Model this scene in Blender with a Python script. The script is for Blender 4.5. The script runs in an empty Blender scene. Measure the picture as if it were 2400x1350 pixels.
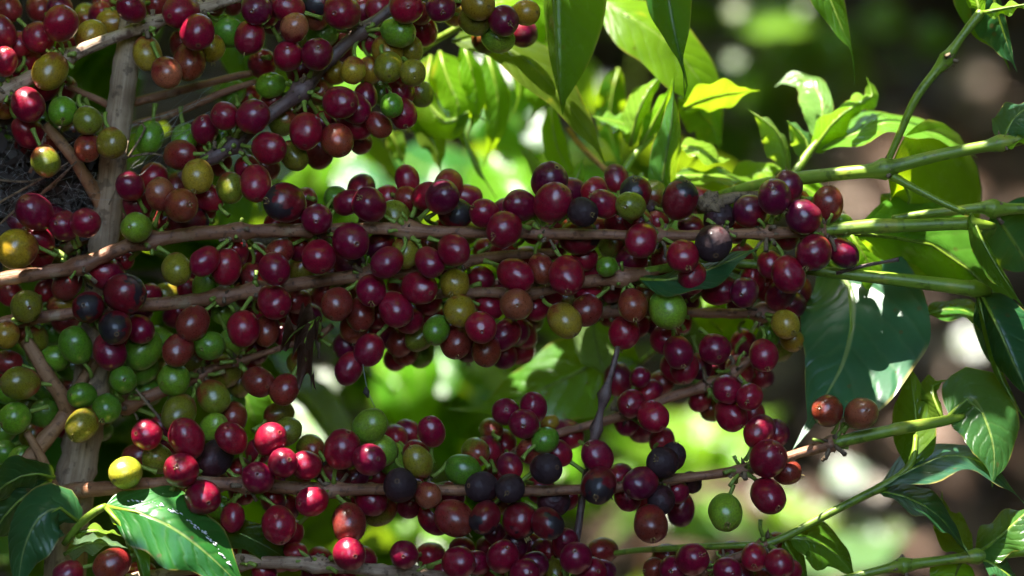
import bpy, math, random, re
from mathutils import Vector, Matrix, noise as mnoise

rnd = random.Random(11)
PI = math.pi
scene = bpy.context.scene
COL = scene.collection

# ------------------------------------------------------------------ camera, sky, sun, exposure
D = 1.2            # camera to focus plane, metres
S = 0.42 / 2400    # metres per photograph pixel on the focus plane
ZC = 1.2           # height of the lens above the flat ground
cam_d = bpy.data.cameras.new('camera'); cam = bpy.data.objects.new('camera', cam_d); COL.objects.link(cam)
cam.location = (0, -D, ZC); cam.rotation_euler = (PI / 2, 0, 0)
cam_d.sensor_width = 36; cam_d.lens = 36 * D / 0.42
cam_d.clip_start = 0.05; cam_d.clip_end = 400
cam_d.dof.use_dof = True; cam_d.dof.focus_distance = D - 0.002; cam_d.dof.aperture_fstop = 3.6
scene.camera = cam

SUN = Vector((-0.30, -0.24, 0.92)).normalized()      # towards the sun
w = bpy.data.worlds.new('World'); scene.world = w; w.use_nodes = True
sky = w.node_tree.nodes.new('ShaderNodeTexSky'); sky.sky_type = 'NISHITA'; sky.sun_disc = False
sky.sun_elevation = math.asin(SUN.z); sky.sun_rotation = math.atan2(SUN.x, SUN.y)
bg = w.node_tree.nodes['Background']; bg.inputs['Strength'].default_value = 0.15
w.node_tree.links.new(sky.outputs[0], bg.inputs[0])
sun_d = bpy.data.lights.new('sun', 'SUN'); sun_d.energy = 3.0; sun_d.angle = math.radians(0.5); sun_d.color = (1, 0.95, 0.86)
sun = bpy.data.objects.new('sun', sun_d); COL.objects.link(sun)
sun.rotation_euler = SUN.to_track_quat('Z', 'Y').to_euler()
scene.view_settings.view_transform = 'Standard'; scene.view_settings.look = 'None'
scene.view_settings.exposure = 2.95; scene.view_settings.gamma = 1.0; scene.view_settings.use_curve_mapping = False
scene.render.engine = 'CYCLES'
scene.cycles.use_denoising = True
scene.cycles.max_bounces = 8; scene.cycles.transparent_max_bounces = 8
scene.cycles.sample_clamp_indirect = 6


def P(x, y, d=0.0):
    """photograph pixel + metres behind the focus plane -> world point"""
    f = (D + d) / D
    return Vector(((x - 1200) * S * f, d, ZC - (y - 675) * S * f))


# ------------------------------------------------------------------ materials
def mat(name):
    m = bpy.data.materials.new(name); m.use_nodes = True
    nt = m.node_tree; nt.nodes.clear()
    out = nt.nodes.new('ShaderNodeOutputMaterial')
    return m, nt, out

def N(nt, t, **kw):
    n = nt.nodes.new(t)
    for k, v in kw.items():
        if k.startswith('i_'):
            n.inputs[k[2:].replace('_', ' ')].default_value = v
        else:
            setattr(n, k, v)
    return n

def L(nt, a, b): nt.links.new(a, b)

def math_n(nt, op, a, b=None, c=None):
    n = nt.nodes.new('ShaderNodeMath'); n.operation = op
    for i, v in enumerate((a, b, c)):
        if v is None: continue
        if isinstance(v, (int, float)): n.inputs[i].default_value = v
        else: nt.links.new(v, n.inputs[i])
    return n.outputs[0]

def ramp(nt, fac, stops):
    n = nt.nodes.new('ShaderNodeValToRGB'); e = n.color_ramp.elements
    while len(e) > 1: e.remove(e[0])
    e[0].position = stops[0][0]; e[0].color = (*stops[0][1], 1)
    for p, c in stops[1:]:
        k = e.new(p); k.color = (*c, 1)
    nt.links.new(fac, n.inputs[0]); return n.outputs[0]

def mixc(nt, fac, a, b, mode='MIX'):
    n = nt.nodes.new('ShaderNodeMix'); n.data_type = 'RGBA'; n.blend_type = mode
    for i, v in ((0, fac), (6, a), (7, b)):
        if isinstance(v, (int, float)): n.inputs[i].default_value = v
        elif isinstance(v, tuple): n.inputs[i].default_value = (*v, 1)
        else: nt.links.new(v, n.inputs[i])
    return n.outputs[2]

def smooth(nt, v, a, b):
    n = nt.nodes.new('ShaderNodeMapRange'); n.interpolation_type = 'SMOOTHSTEP'
    nt.links.new(v, n.inputs[0]); n.inputs[1].default_value = a; n.inputs[2].default_value = b
    return n.outputs[0]

def cherry_mat(name, second, lo, hi, blotch=None, blo=0.55, rough=0.29, sss=0.10, wrinkle=0.0, coat=0.32):
    """second: colour the object's own colour turns into from the stalk end (lo) to the navel end (hi), roughened by noise"""
    m, nt, out = mat(name)
    oi = N(nt, 'ShaderNodeObjectInfo'); tc = N(nt, 'ShaderNodeTexCoord')
    off = N(nt, 'ShaderNodeVectorMath', operation='ADD')
    rv = N(nt, 'ShaderNodeCombineXYZ')
    r10 = math_n(nt, 'MULTIPLY', oi.outputs['Random'], 37.0)
    L(nt, r10, rv.inputs[0]); L(nt, r10, rv.inputs[1])
    L(nt, tc.outputs['Object'], off.inputs[0]); L(nt, rv.outputs[0], off.inputs[1])
    n1 = N(nt, 'ShaderNodeTexNoise', i_Scale=1.3, i_Detail=3.0); L(nt, off.outputs[0], n1.inputs['Vector'])
    n2 = N(nt, 'ShaderNodeTexNoise', i_Scale=9.0, i_Detail=4.0, i_Roughness=0.65); L(nt, off.outputs[0], n2.inputs['Vector'])
    sp = N(nt, 'ShaderNodeSeparateXYZ'); L(nt, tc.outputs['Object'], sp.inputs[0])
    zz = math_n(nt, 'ADD', sp.outputs[2], math_n(nt, 'MULTIPLY', math_n(nt, 'SUBTRACT', n1.outputs[0], 0.5), 2.6))
    fac = smooth(nt, zz, lo, hi)
    c = mixc(nt, fac, second, oi.outputs['Color'])
    # fine mottling of the skin
    mott = N(nt, 'ShaderNodeMapRange'); L(nt, n2.outputs[0], mott.inputs[0]); mott.inputs[1].default_value = 0.3; mott.inputs[2].default_value = 0.7
    mott.inputs[3].default_value = 0.62; mott.inputs[4].default_value = 1.34
    hsv = N(nt, 'ShaderNodeHueSaturation'); L(nt, mott.outputs[0], hsv.inputs['Value']); L(nt, c, hsv.inputs['Color'])
    c = hsv.outputs[0]
    # pale pin-prick specks
    vo = N(nt, 'ShaderNodeTexVoronoi', i_Scale=6.5); L(nt, off.outputs[0], vo.inputs['Vector'])
    speck = math_n(nt, 'MULTIPLY', math_n(nt, 'LESS_THAN', vo.outputs['Distance'], 0.07), math_n(nt, 'GREATER_THAN', n1.outputs[0], 0.52))
    c = mixc(nt, math_n(nt, 'MULTIPLY', speck, 0.6), c, (0.45, 0.25, 0.12))
    # dull bloom and dust in patches
    nd_ = N(nt, 'ShaderNodeTexNoise', i_Scale=2.1, i_Detail=6.0, i_Roughness=0.7); L(nt, off.outputs[0], nd_.inputs['Vector'])
    dust = smooth(nt, nd_.outputs[0], 0.50, 0.66)
    c = mixc(nt, math_n(nt, 'MULTIPLY', dust, 0.13), c, (0.30, 0.20, 0.19))
    sc_ = smooth(nt, nd_.outputs[0], 0.335, 0.31)
    c = mixc(nt, math_n(nt, 'MULTIPLY', sc_, 0.6), c, (0.10, 0.045, 0.025))
    rough = math_n(nt, 'ADD', math_n(nt, 'MULTIPLY', dust, 0.16), rough)
    rough = math_n(nt, 'SUBTRACT', rough, 0.06)
    rgh = math_n(nt, 'ADD', rough, math_n(nt, 'MULTIPLY', n2.outputs[0], 0.14))
    if blotch:
        nb = N(nt, 'ShaderNodeTexNoise', i_Scale=0.9, i_Detail=3.0, i_Roughness=0.55); L(nt, off.outputs[0], nb.inputs['Vector'])
        # dried patch sits on the camera-side flank and breaks up at its rim
        dirv = math_n(nt, 'ADD', math_n(nt, 'MULTIPLY', sp.outputs[2], 0.38), math_n(nt, 'MULTIPLY', sp.outputs[0], 0.14))
        bfac = smooth(nt, math_n(nt, 'ADD', nb.outputs[0], math_n(nt, 'MULTIPLY', dirv, 0.55)), blo - 0.035, blo + 0.035)
        c = mixc(nt, bfac, c, blotch)
        rgh = math_n(nt, 'ADD', rgh, math_n(nt, 'MULTIPLY', bfac, 0.25))
    # scar round the navel
    rad = math_n(nt, 'SQRT', math_n(nt, 'ADD', math_n(nt, 'POWER', sp.outputs[0], 2.0), math_n(nt, 'POWER', sp.outputs[1], 2.0)))
    nav = math_n(nt, 'MULTIPLY', math_n(nt, 'GREATER_THAN', sp.outputs[2], 0.5), math_n(nt, 'SUBTRACT', 1.0, smooth(nt, rad, 0.13, 0.19)))
    c = mixc(nt, math_n(nt, 'MULTIPLY', nav, math_n(nt, 'ADD', 0.25, math_n(nt, 'MULTIPLY', oi.outputs['Random'], 0.5))), c, mixc(nt, smooth(nt, rad, 0.06, 0.10), (0.05, 0.025, 0.015), (0.22, 0.12, 0.05)))
    bs = N(nt, 'ShaderNodeBsdfPrincipled'); L(nt, c, bs.inputs['Base Color']); L(nt, rgh, bs.inputs['Roughness'])
    bs.inputs['Subsurface Weight'].default_value = sss
    bs.inputs['Subsurface Radius'].default_value = (1.0, 0.25, 0.12); bs.inputs['Subsurface Scale'].default_value = 0.0025
    bs.inputs['Coat Weight'].default_value = coat; bs.inputs['Coat Roughness'].default_value = 0.15
    bs.inputs['Specular IOR Level'].default_value = 0.5; bs.inputs['Coat IOR'].default_value = 1.6
    bm_ = N(nt, 'ShaderNodeBump'); bm_.inputs['Distance'].default_value = 0.0006; bm_.inputs['Strength'].default_value = 0.07 + wrinkle
    n3 = N(nt, 'ShaderNodeTexNoise', i_Scale=3.2 if wrinkle else 14.0, i_Detail=4.0); L(nt, off.outputs[0], n3.inputs['Vector'])
    L(nt, n3.outputs[0], bm_.inputs['Height']); L(nt, bm_.outputs[0], bs.inputs['Normal'])
    L(nt, bs.outputs[0], out.inputs[0])
    return m

CH = {
    'ripe':   cherry_mat('ripe_cherry_skin', (0.30, 0.010, 0.020), -1.2, 0.5),
    'turn':   cherry_mat('turning_cherry_skin', (0.21, 0.016, 0.016), -0.5, 0.5, rough=0.28),
    'blush':  cherry_mat('blushing_cherry_skin', (0.24, 0.035, 0.014), -1.1, -0.1, rough=0.28),
    'green':  cherry_mat('green_cherry_skin', (0.11, 0.25, 0.02), -1.6, 0.6, rough=0.30, sss=0.15),
    'spoil':  cherry_mat('spoiling_cherry_skin', (0.13, 0.008, 0.012), -1.2, 0.5, blotch=(0.020, 0.012, 0.016), blo=0.63),
    'dry':    cherry_mat('dried_cherry_skin', (0.07, 0.008, 0.014), -1.6, -0.6, blotch=(0.032, 0.013, 0.016), blo=0.51, rough=0.5, sss=0.0, wrinkle=0.9, coat=0.05),
}
KINDS = {   # code: material, base colours, label
    'R': ('ripe', [(0.23, 0.003, 0.024), (0.20, 0.002, 0.026), (0.26, 0.004, 0.024), (0.17, 0.002, 0.026)], None),
    'P': ('ripe', [(0.125, 0.002, 0.028), (0.10, 0.002, 0.026)], 'dark purple fully ripe cherry'),
    'B': ('turn', [(0.19, 0.028, 0.016), (0.23, 0.040, 0.016)], 'brownish red half ripe cherry'),
    'O': ('turn', [(0.36, 0.105, 0.045), (0.32, 0.085, 0.038)], 'dull orange brown half ripe cherry'),
    'Y': ('blush', [(0.36, 0.23, 0.014), (0.33, 0.19, 0.014), (0.38, 0.25, 0.02)], 'olive yellow cherry with a reddish blush'),
    'V': ('blush', [(0.22, 0.18, 0.014), (0.19, 0.17, 0.012), (0.17, 0.19, 0.014)], 'olive green cherry starting to turn'),
    'E': ('green', [(0.24, 0.36, 0.025), (0.21, 0.33, 0.02)], 'pale yellow green unripe cherry'),
    'L': ('green', [(0.46, 0.40, 0.025)], 'lemon yellow cherry in full sun'),
    'G': ('green', [(0.12, 0.25, 0.012), (0.15, 0.28, 0.014), (0.09, 0.21, 0.012)], 'green unripe cherry'),
    'D': ('spoil', [(0.15, 0.004, 0.012)], 'dark red cherry with a blackened patch'),
    'K': ('dry', [(0.045, 0.008, 0.012)], 'blackened dried cherry'),
}

def stem_mat(name, c1, c2, c3, scale=1.0, rough=0.6, streak=1.0):
    m, nt, out = mat(name)
    tc = N(nt, 'ShaderNodeTexCoord'); oi = N(nt, 'ShaderNodeObjectInfo')
    uv = N(nt, 'ShaderNodeMapping'); L(nt, tc.outputs['UV'], uv.inputs[0]); uv.inputs['Scale'].default_value = (26 * scale, 15 / scale ** .5, 1)
    n1 = N(nt, 'ShaderNodeTexNoise', i_Scale=1.0, i_Detail=6.0, i_Roughness=0.7); L(nt, uv.outputs[0], n1.inputs['Vector'])
    n2 = N(nt, 'ShaderNodeTexNoise', i_Scale=95.0 * scale, i_Detail=4.0, i_Roughness=0.6); L(nt, tc.outputs['Object'], n2.inputs['Vector'])
    n3 = N(nt, 'ShaderNodeTexNoise', i_Scale=420.0 * scale, i_Detail=3.0); L(nt, tc.outputs['Object'], n3.inputs['Vector'])
    f = smooth(nt, math_n(nt, 'ADD', math_n(nt, 'MULTIPLY', n1.outputs[0], 0.5), math_n(nt, 'MULTIPLY', n2.outputs[0], 0.5)), 0.36, 0.62)
    c = mixc(nt, f, c1, c2)
    c = mixc(nt, smooth(nt, n2.outputs[0], 0.58, 0.70), c, c3)
    c = mixc(nt, math_n(nt, 'MULTIPLY', smooth(nt, n3.outputs[0], 0.56, 0.66), 0.6), c, tuple(x * 0.35 for x in c1))
    bs = N(nt, 'ShaderNodeBsdfPrincipled'); L(nt, c, bs.inputs['Base Color']); bs.inputs['Roughness'].default_value = rough
    b = N(nt, 'ShaderNodeBump'); b.inputs['Distance'].default_value = 0.0012; b.inputs['Strength'].default_value = 0.55 * streak
    L(nt, math_n(nt, 'ADD', n1.outputs[0], math_n(nt, 'MULTIPLY', n3.outputs[0], 0.5)), b.inputs['Height']); L(nt, b.outputs[0], bs.inputs['Normal'])
    L(nt, bs.outputs[0], out.inputs[0])
    return m

M_BARK = stem_mat('coffee_trunk_bark', (0.23, 0.145, 0.08), (0.52, 0.38, 0.24), (0.10, 0.075, 0.055), 0.5, 0.8, 1.7)
M_GREY = stem_mat('greyed_branch_bark', (0.25, 0.14, 0.08), (0.50, 0.37, 0.24), (0.14, 0.07, 0.04), 0.8, 0.65)
M_BROWN = stem_mat('brown_branch_bark', (0.19, 0.070, 0.032), (0.36, 0.17, 0.085), (0.36, 0.23, 0.13), 1.0, 0.42, 0.9)
M_PURPLE = stem_mat('dusky_branch_bark', (0.085, 0.045, 0.042), (0.17, 0.10, 0.085), (0.06, 0.035, 0.035), 1.0, 0.45, 0.6)
M_TAN = stem_mat('tan_twig_bark', (0.26, 0.12, 0.05), (0.38, 0.20, 0.09), (0.12, 0.06, 0.03), 1.0, 0.6)
M_GREEN = stem_mat('green_shoot_skin', (0.14, 0.22, 0.018), (0.20, 0.30, 0.025), (0.28, 0.31, 0.035), 0.6, 0.38, 0.25)
M_STALK = stem_mat('fruit_stalk_skin', (0.17, 0.26, 0.03), (0.26, 0.36, 0.05), (0.30, 0.26, 0.10), 1.5, 0.5, 0.5)
M_HUSK = stem_mat('dry_husk', (0.10, 0.060, 0.035), (0.30, 0.21, 0.12), (0.05, 0.03, 0.02), 1.5, 0.75)
M_CALYX = stem_mat('dry_calyx', (0.34, 0.24, 0.07), (0.46, 0.36, 0.13), (0.20, 0.12, 0.05), 1.5, 0.6)

def leaf_mat(name, trans=0.46, rough=0.21, spot=0.0, dead=False):
    m, nt, out = mat(name)
    oi = N(nt, 'ShaderNodeObjectInfo'); tc = N(nt, 'ShaderNodeTexCoord'); geo = N(nt, 'ShaderNodeNewGeometry')
    sp = N(nt, 'ShaderNodeSeparateXYZ'); L(nt, tc.outputs['UV'], sp.inputs[0])
    v = math_n(nt, 'ABSOLUTE', math_n(nt, 'SUBTRACT', math_n(nt, 'MULTIPLY', sp.outputs[1], 2.0), 1.0))
    mid = math_n(nt, 'SUBTRACT', 1.0, smooth(nt, v, 0.015, 0.055))
    wob = N(nt, 'ShaderNodeTexNoise', i_Scale=5.0, i_Detail=2.0); L(nt, tc.outputs['UV'], wob.inputs['Vector'])
    ph = math_n(nt, 'ADD', math_n(nt, 'SUBTRACT', math_n(nt, 'MULTIPLY', sp.outputs[0], 10.0), math_n(nt, 'MULTIPLY', math_n(nt, 'POWER', v, 1.4), 2.2)), math_n(nt, 'MULTIPLY', wob.outputs[0], 1.0))
    sn = math_n(nt, 'SINE', math_n(nt, 'MULTIPLY', ph, 2 * PI))
    s01 = math_n(nt, 'ADD', math_n(nt, 'MULTIPLY', sn, 0.5), 0.5)
    lat = math_n(nt, 'POWER', s01, 14.0)
    pill = math_n(nt, 'SUBTRACT', 1.0, math_n(nt, 'POWER', s01, 3.0))
    nz = N(nt, 'ShaderNodeTexNoise', i_Scale=60.0, i_Detail=5.0, i_Roughness=0.65); L(nt, tc.outputs['Object'], nz.inputs['Vector'])
    nf = N(nt, 'ShaderNodeTexNoise', i_Scale=900.0, i_Detail=2.0); L(nt, tc.outputs['Object'], nf.inputs['Vector'])
    hs = N(nt, 'ShaderNodeHueSaturation'); L(nt, oi.outputs['Color'], hs.inputs['Color'])
    mr = N(nt, 'ShaderNodeMapRange'); L(nt, nz.outputs[0], mr.inputs[0]); mr.inputs[1].default_value = 0.3; mr.inputs[2].default_value = 0.7; mr.inputs[3].default_value = 0.75; mr.inputs[4].default_value = 1.25
    L(nt, mr.outputs[0], hs.inputs['Value'])
    c = hs.outputs[0]
    vein = (0.30, 0.36, 0.10) if not dead else (0.10, 0.06, 0.03)
    c = mixc(nt, math_n(nt, 'ADD', math_n(nt, 'MULTIPLY', mid, 0.55), math_n(nt, 'MULTIPLY', lat, 0.06)), c, vein)
    if not dead:
        yl = smooth(nt, math_n(nt, 'ADD', nz.outputs[0], spot), 0.66, 0.76)
        c = mixc(nt, math_n(nt, 'MULTIPLY', yl, 0.7), c, (0.42, 0.36, 0.02))
        # browned nicks along the margin and insect specks
        vo = N(nt, 'ShaderNodeTexVoronoi', i_Scale=140.0); L(nt, tc.outputs['Object'], vo.inputs['Vector'])
        sk = math_n(nt, 'MULTIPLY', math_n(nt, 'LESS_THAN', vo.outputs['Distance'], 0.16), smooth(nt, nz.outputs[0], 0.50, 0.56))
        c = mixc(nt, math_n(nt, 'MULTIPLY', sk, 0.7), c, (0.10, 0.06, 0.02))
        edge = math_n(nt, 'MULTIPLY', smooth(nt, v, 0.93, 0.985), smooth(nt, wob.outputs[0], 0.42, 0.58))
        c = mixc(nt, math_n(nt, 'MULTIPLY', edge, 0.75), c, (0.30, 0.21, 0.05))
    under = mixc(nt, 0.15, c, (0.22, 0.30, 0.10)) if not dead else c
    cc = mixc(nt, geo.outputs['Backfacing'], c, under)
    bs = N(nt, 'ShaderNodeBsdfPrincipled'); L(nt, cc, bs.inputs['Base Color'])
    rr = math_n(nt, 'ADD', math_n(nt, 'ADD', rough, math_n(nt, 'MULTIPLY', nz.outputs[0], 0.12)), math_n(nt, 'MULTIPLY', geo.outputs['Backfacing'], 0.2))
    L(nt, rr, bs.inputs['Roughness'])
    bs.inputs['Specular IOR Level'].default_value = 0.4
    b = N(nt, 'ShaderNodeBump'); b.inputs['Distance'].default_value = 0.0014; b.inputs['Strength'].default_value = 0.28
    L(nt, math_n(nt, 'SUBTRACT', math_n(nt, 'ADD', math_n(nt, 'MULTIPLY', pill, 0.5), math_n(nt, 'MULTIPLY', nf.outputs[0], 0.03)), math_n(nt, 'MULTIPLY', mid, 0.8)), b.inputs['Height'])
    L(nt, b.outputs[0], bs.inputs['Normal'])
    tr = N(nt, 'ShaderNodeBsdfTranslucent')
    tcol = mixc(nt, 0.62, c, (0.50, 0.74, 0.004) if not dead else (0.2, 0.1, 0.03))
    tcol = mixc(nt, math_n(nt, 'MULTIPLY', lat, 0.25), tcol, (0.25, 0.35, 0.03))
    L(nt, tcol, tr.inputs['Color'])
    mx = N(nt, 'ShaderNodeMixShader'); mx.inputs[0].default_value = trans
    L(nt, bs.outputs[0], mx.inputs[1]); L(nt, tr.outputs[0], mx.inputs[2]); L(nt, mx.outputs[0], out.inputs[0])
    return m

M_LEAF = leaf_mat('coffee_leaf')
M_LEAFY = leaf_mat('yellowing_coffee_leaf', 0.6, 0.32, 0.09)
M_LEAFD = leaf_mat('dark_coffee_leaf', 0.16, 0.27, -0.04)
M_DOME = leaf_mat('dome_leaf', 0.10, 0.5, -0.3)
M_DEAD = leaf_mat('dead_leaf', 0.15, 0.6, dead=True)

def soil_mat():
    m, nt, out = mat('leaf_mould_soil')
    tc = N(nt, 'ShaderNodeTexCoord')
    n1 = N(nt, 'ShaderNodeTexNoise', i_Scale=3.0, i_Detail=8.0, i_Roughness=0.7); L(nt, tc.outputs['Object'], n1.inputs['Vector'])
    n2 = N(nt, 'ShaderNodeTexNoise', i_Scale=40.0, i_Detail=5.0); L(nt, tc.outputs['Object'], n2.inputs['Vector'])
    c = ramp(nt, math_n(nt, 'ADD', math_n(nt, 'MULTIPLY', n1.outputs[0], 0.6), math_n(nt, 'MULTIPLY', n2.outputs[0], 0.4)), [(0.3, (0.025, 0.016, 0.012)), (0.5, (0.065, 0.040, 0.028)), (0.7, (0.15, 0.095, 0.065))])
    bs = N(nt, 'ShaderNodeBsdfPrincipled'); L(nt, c, bs.inputs['Base Color']); bs.inputs['Roughness'].default_value = 0.9
    b = N(nt, 'ShaderNodeBump'); b.inputs['Distance'].default_value = 0.03; L(nt, n2.outputs[0], b.inputs['Height']); L(nt, b.outputs[0], bs.inputs['Normal'])
    L(nt, bs.outputs[0], out.inputs[0]); return m
M_SOIL = soil_mat()

def plain_mat(name, col, rough=0.6, alpha=1.0):
    m, nt, out = mat(name)
    tc = N(nt, 'ShaderNodeTexCoord'); n1 = N(nt, 'ShaderNodeTexNoise', i_Scale=300.0, i_Detail=3.0); L(nt, tc.outputs['Object'], n1.inputs['Vector'])
    c = mixc(nt, n1.outputs[0], tuple(x * 0.55 for x in col), tuple(min(1, x * 1.4) for x in col))
    bs = N(nt, 'ShaderNodeBsdfPrincipled'); L(nt, c, bs.inputs['Base Color']); bs.inputs['Roughness'].default_value = rough; bs.inputs['Alpha'].default_value = alpha
    L(nt, bs.outputs[0], out.inputs[0]); return m
M_WEB = plain_mat('cobweb_silk', (0.30, 0.29, 0.26), 0.6)
M_DEBRIS = plain_mat('web_debris', (0.055, 0.042, 0.034), 0.9)
M_RESIDUE = plain_mat('wet_residue', (0.75, 0.76, 0.74), 0.15)

# ------------------------------------------------------------------ mesh helpers
class MB:
    def __init__(s): s.v = []; s.f = []; s.uv = []; s.mi = []
    def tube(s, pts, rads, seg=8, mi=0, cap=True, bump=0.0, seed=0):
        n = len(pts); base = len(s.v); up = Vector((0.13, -0.7, 0.7)).normalized(); L_ = 0.0; us = []
        for i, p in enumerate(pts):
            if i: L_ += (p - pts[i - 1]).length
            us.append(L_)
            t = (pts[min(i + 1, n - 1)] - pts[max(i - 1, 0)]).normalized()
            a = t.cross(up)
            if a.length < 1e-4: a = t.cross(Vector((1, 0, 0)))
            a.normalize(); b = a.cross(t)
            for k in range(seg):
                an = 2 * PI * k / seg
                r = rads[i]
                if bump: r *= 1 + bump * mnoise.noise(Vector((us[-1] * 210 + seed, math.cos(an) * 1.2, math.sin(an) * 1.2)))
                s.v.append(p + (a * math.cos(an) + b * math.sin(an)) * r)
        for i in range(n - 1):
            for k in range(seg):
                q = (k + 1) % seg
                s.f.append((base + i * seg + k, base + i * seg + q, base + (i + 1) * seg + q, base + (i + 1) * seg + k))
                s.uv.append([(us[i], k / seg), (us[i], (k + 1) / seg), (us[i + 1], (k + 1) / seg), (us[i + 1], k / seg)]); s.mi.append(mi)
        if cap:
            for ring, rev in ((0, True), (n - 1, False)):
                idx = [base + ring * seg + k for k in range(seg)]
                if rev: idx.reverse()
                s.f.append(tuple(idx)); s.uv.append([(us[ring], 0.5)] * seg); s.mi.append(mi)
    def mesh(s, name, mats, smooth=True):
        me = bpy.data.meshes.new(name)
        me.from_pydata([tuple(v) for v in s.v], [], s.f)
        ul = me.uv_layers.new(name='UVMap')
        k = 0
        for f in s.uv:
            for u in f: ul.data[k].uv = u; k += 1
        for m in mats: me.materials.append(m)
        me.polygons.foreach_set('material_index', s.mi)
        me.polygons.foreach_set('use_smooth', [smooth] * len(s.f))
        me.update(); return me

WORLD = {}   # object name -> world matrix, for parenting

def link(name, data, parent=None, W=None, color=None, **props):
    o = bpy.data.objects.new(name, data); COL.objects.link(o)
    W = W if W is not None else Matrix.Identity(4)
    if parent is not None:
        o.parent = parent; o.matrix_basis = WORLD[parent.name].inverted() @ W
    else:
        o.matrix_basis = W
    WORLD[o.name] = W.copy()
    if color: o.color = (*color, 1)
    for k, v in props.items(): o[k] = v
    return o

def thing(name, label, cat, at, group=None):
    o = link(name, None, None, Matrix.Translation(at), label=label, category=cat)
    if group: o['group'] = group
    return o

def local_mesh(mb, origin): 
    mb.v = [Vector(v) - origin for v in mb.v]; return mb

def spline(pts, step=0.006):
    """Catmull-Rom through control tuples (x, y, depth, radius px)"""
    c = [(P(p[0], p[1], p[2]), p[3] * S) for p in pts]
    out = []
    for i in range(len(c) - 1):
        p0, p1, p2, p3 = c[max(i - 1, 0)], c[i], c[i + 1], c[min(i + 2, len(c) - 1)]
        n = max(2, int((p2[0] - p1[0]).length / step))
        for k in range(n):
            t = k / n
            q = 0.5 * ((2 * p1[0]) + (p2[0] - p0[0]) * t + (2 * p0[0] - 5 * p1[0] + 4 * p2[0] - p3[0]) * t * t + (3 * p1[0] - p0[0] - 3 * p2[0] + p3[0]) * t ** 3)
            out.append((q, p1[1] * (1 - t) + p2[1] * t))
    out.append(c[-1]); return out

SPHERES = []      # stems, as obstacles for fruit
LIT, SHADE = [], []   # points the sun reaches / does not reach in the photograph

def stem(parent, pts, m, name='stem', nodes=(), seg=12, bump=0.24, step=0.003, obstacle=True, swell=0.6):
    sp = spline(pts, step)
    P_ = [p for p, r in sp]; R_ = [r for p, r in sp]
    for (nx, ny, nd) in nodes:
        q = P(nx, ny, nd)
        for i, p in enumerate(P_):
            dd = (p - q).length
            R_[i] *= 1 + swell * math.exp(-(dd / 0.0035) ** 2)
    if m in (M_BROWN, M_GREY, M_PURPLE):
        R_ = [r * .82 for r in R_]
        ph = rnd.random() * 50
        for i, p in enumerate(P_): P_[i] = p + Vector((0, .5, 1)) * 0.0010 * mnoise.noise(Vector((i * .16 * step / .005, ph, 0)))
    if m is M_GREEN: R_ = [r * .86 for r in R_]
    mb = MB(); mb.tube(P_, R_, seg, 0, True, bump, rnd.random() * 100)
    o0 = P_[0].copy()
    o = link(name, local_mesh(mb, o0).mesh(name, [m]), parent, Matrix.Translation(o0))
    if obstacle:
        for p, r in sp: SPHERES.append((p, r))
    return o, sp

# ------------------------------------------------------------------ cherries
def cherry_mesh(k):
    r = random.Random(k * 7 + 3); seg, rings = 28, 22
    el = (1.06, 1.14, 1.22, 1.10, 1.18, 1.26, 1.16, 1.02)[k]; mb = MB()
    off = Vector((r.random() * 50, r.random() * 50, r.random() * 50))
    flats = [(Vector((r.gauss(0, 1), r.gauss(0, 1), r.gauss(0, .5))).normalized(), r.uniform(.84, .92)) for _ in range(1)]
    prof = []
    for i in range(rings + 1):
        th = PI * i / rings                  # 0 = navel end (+Z)
        x, z = math.sin(th), math.cos(th) * el
        x *= 1 + 0.03 * math.cos(th)
        prof.append((x, z))
    pr = [(0.0, el - 0.055), (0.05, el - 0.045), (0.095, el - 0.005), (0.135, el - 0.012), (0.175, el - 0.030)]
    pr += [(x, z) for x, z in prof if x > 0.2 and True and (z > -0.9 * el or x > 0.15)]
    pr += [(0.12, -el + 0.015), (0.0, -el + 0.03)]
    n = len(pr); base = 0
    for i, (x, z) in enumerate(pr):
        for s_ in range(seg):
            an = 2 * PI * s_ / seg
            v = Vector((x * math.cos(an), x * math.sin(an), z))
            q = 1 + 0.055 * mnoise.noise(v * 1.1 + off) + 0.018 * mnoise.noise(v * 2.7 + off)
            for fd, fl in flats:                 # dented flat where it was pressed against a neighbour
                dd = v.normalized().dot(fd)
                if dd > fl: q *= 1 - (dd - fl) ** 1.5 * .8
            # two seeds inside: a faint flattening across one axis
            v.x *= 0.955; v *= q
            mb.v.append(v)
    for i in range(n - 1):
        for s_ in range(seg):
            q = (s_ + 1) % seg
            mb.f.append((i * seg + s_, (i + 1) * seg + s_, (i + 1) * seg + q, i * seg + q)); mb.uv.append([(0, 0)] * 4); mb.mi.append(0)
    return mb
CHERRY = {}
for kind, m in CH.items():
    for k in range(8): CHERRY[kind, k] = cherry_mesh(k).mesh('cherry', [m])

def calyx_mesh(k):
    r = random.Random(k + 40); mb = MB()
    for j in range(5):
        an = 2 * PI * j / 5 + r.uniform(-.3, .3); ln = r.uniform(0.10, 0.34) if r.random() < .8 else 0.03
        a = Vector((math.cos(an), math.sin(an), 0))
        lean = r.uniform(0.1, 0.7)
        p0 = a * 0.11; p2 = p0 + Vector((0, 0, ln)) + a * ln * lean; p1 = (p0 + p2) / 2 + a * 0.02
        mb.tube([p0 - Vector((0, 0, .03)), p1, p2], [0.038, 0.032, 0.012], 4)
    return mb.mesh('calyx', [M_CALYX])
CALYX = [calyx_mesh(k) for k in range(4)]

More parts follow.
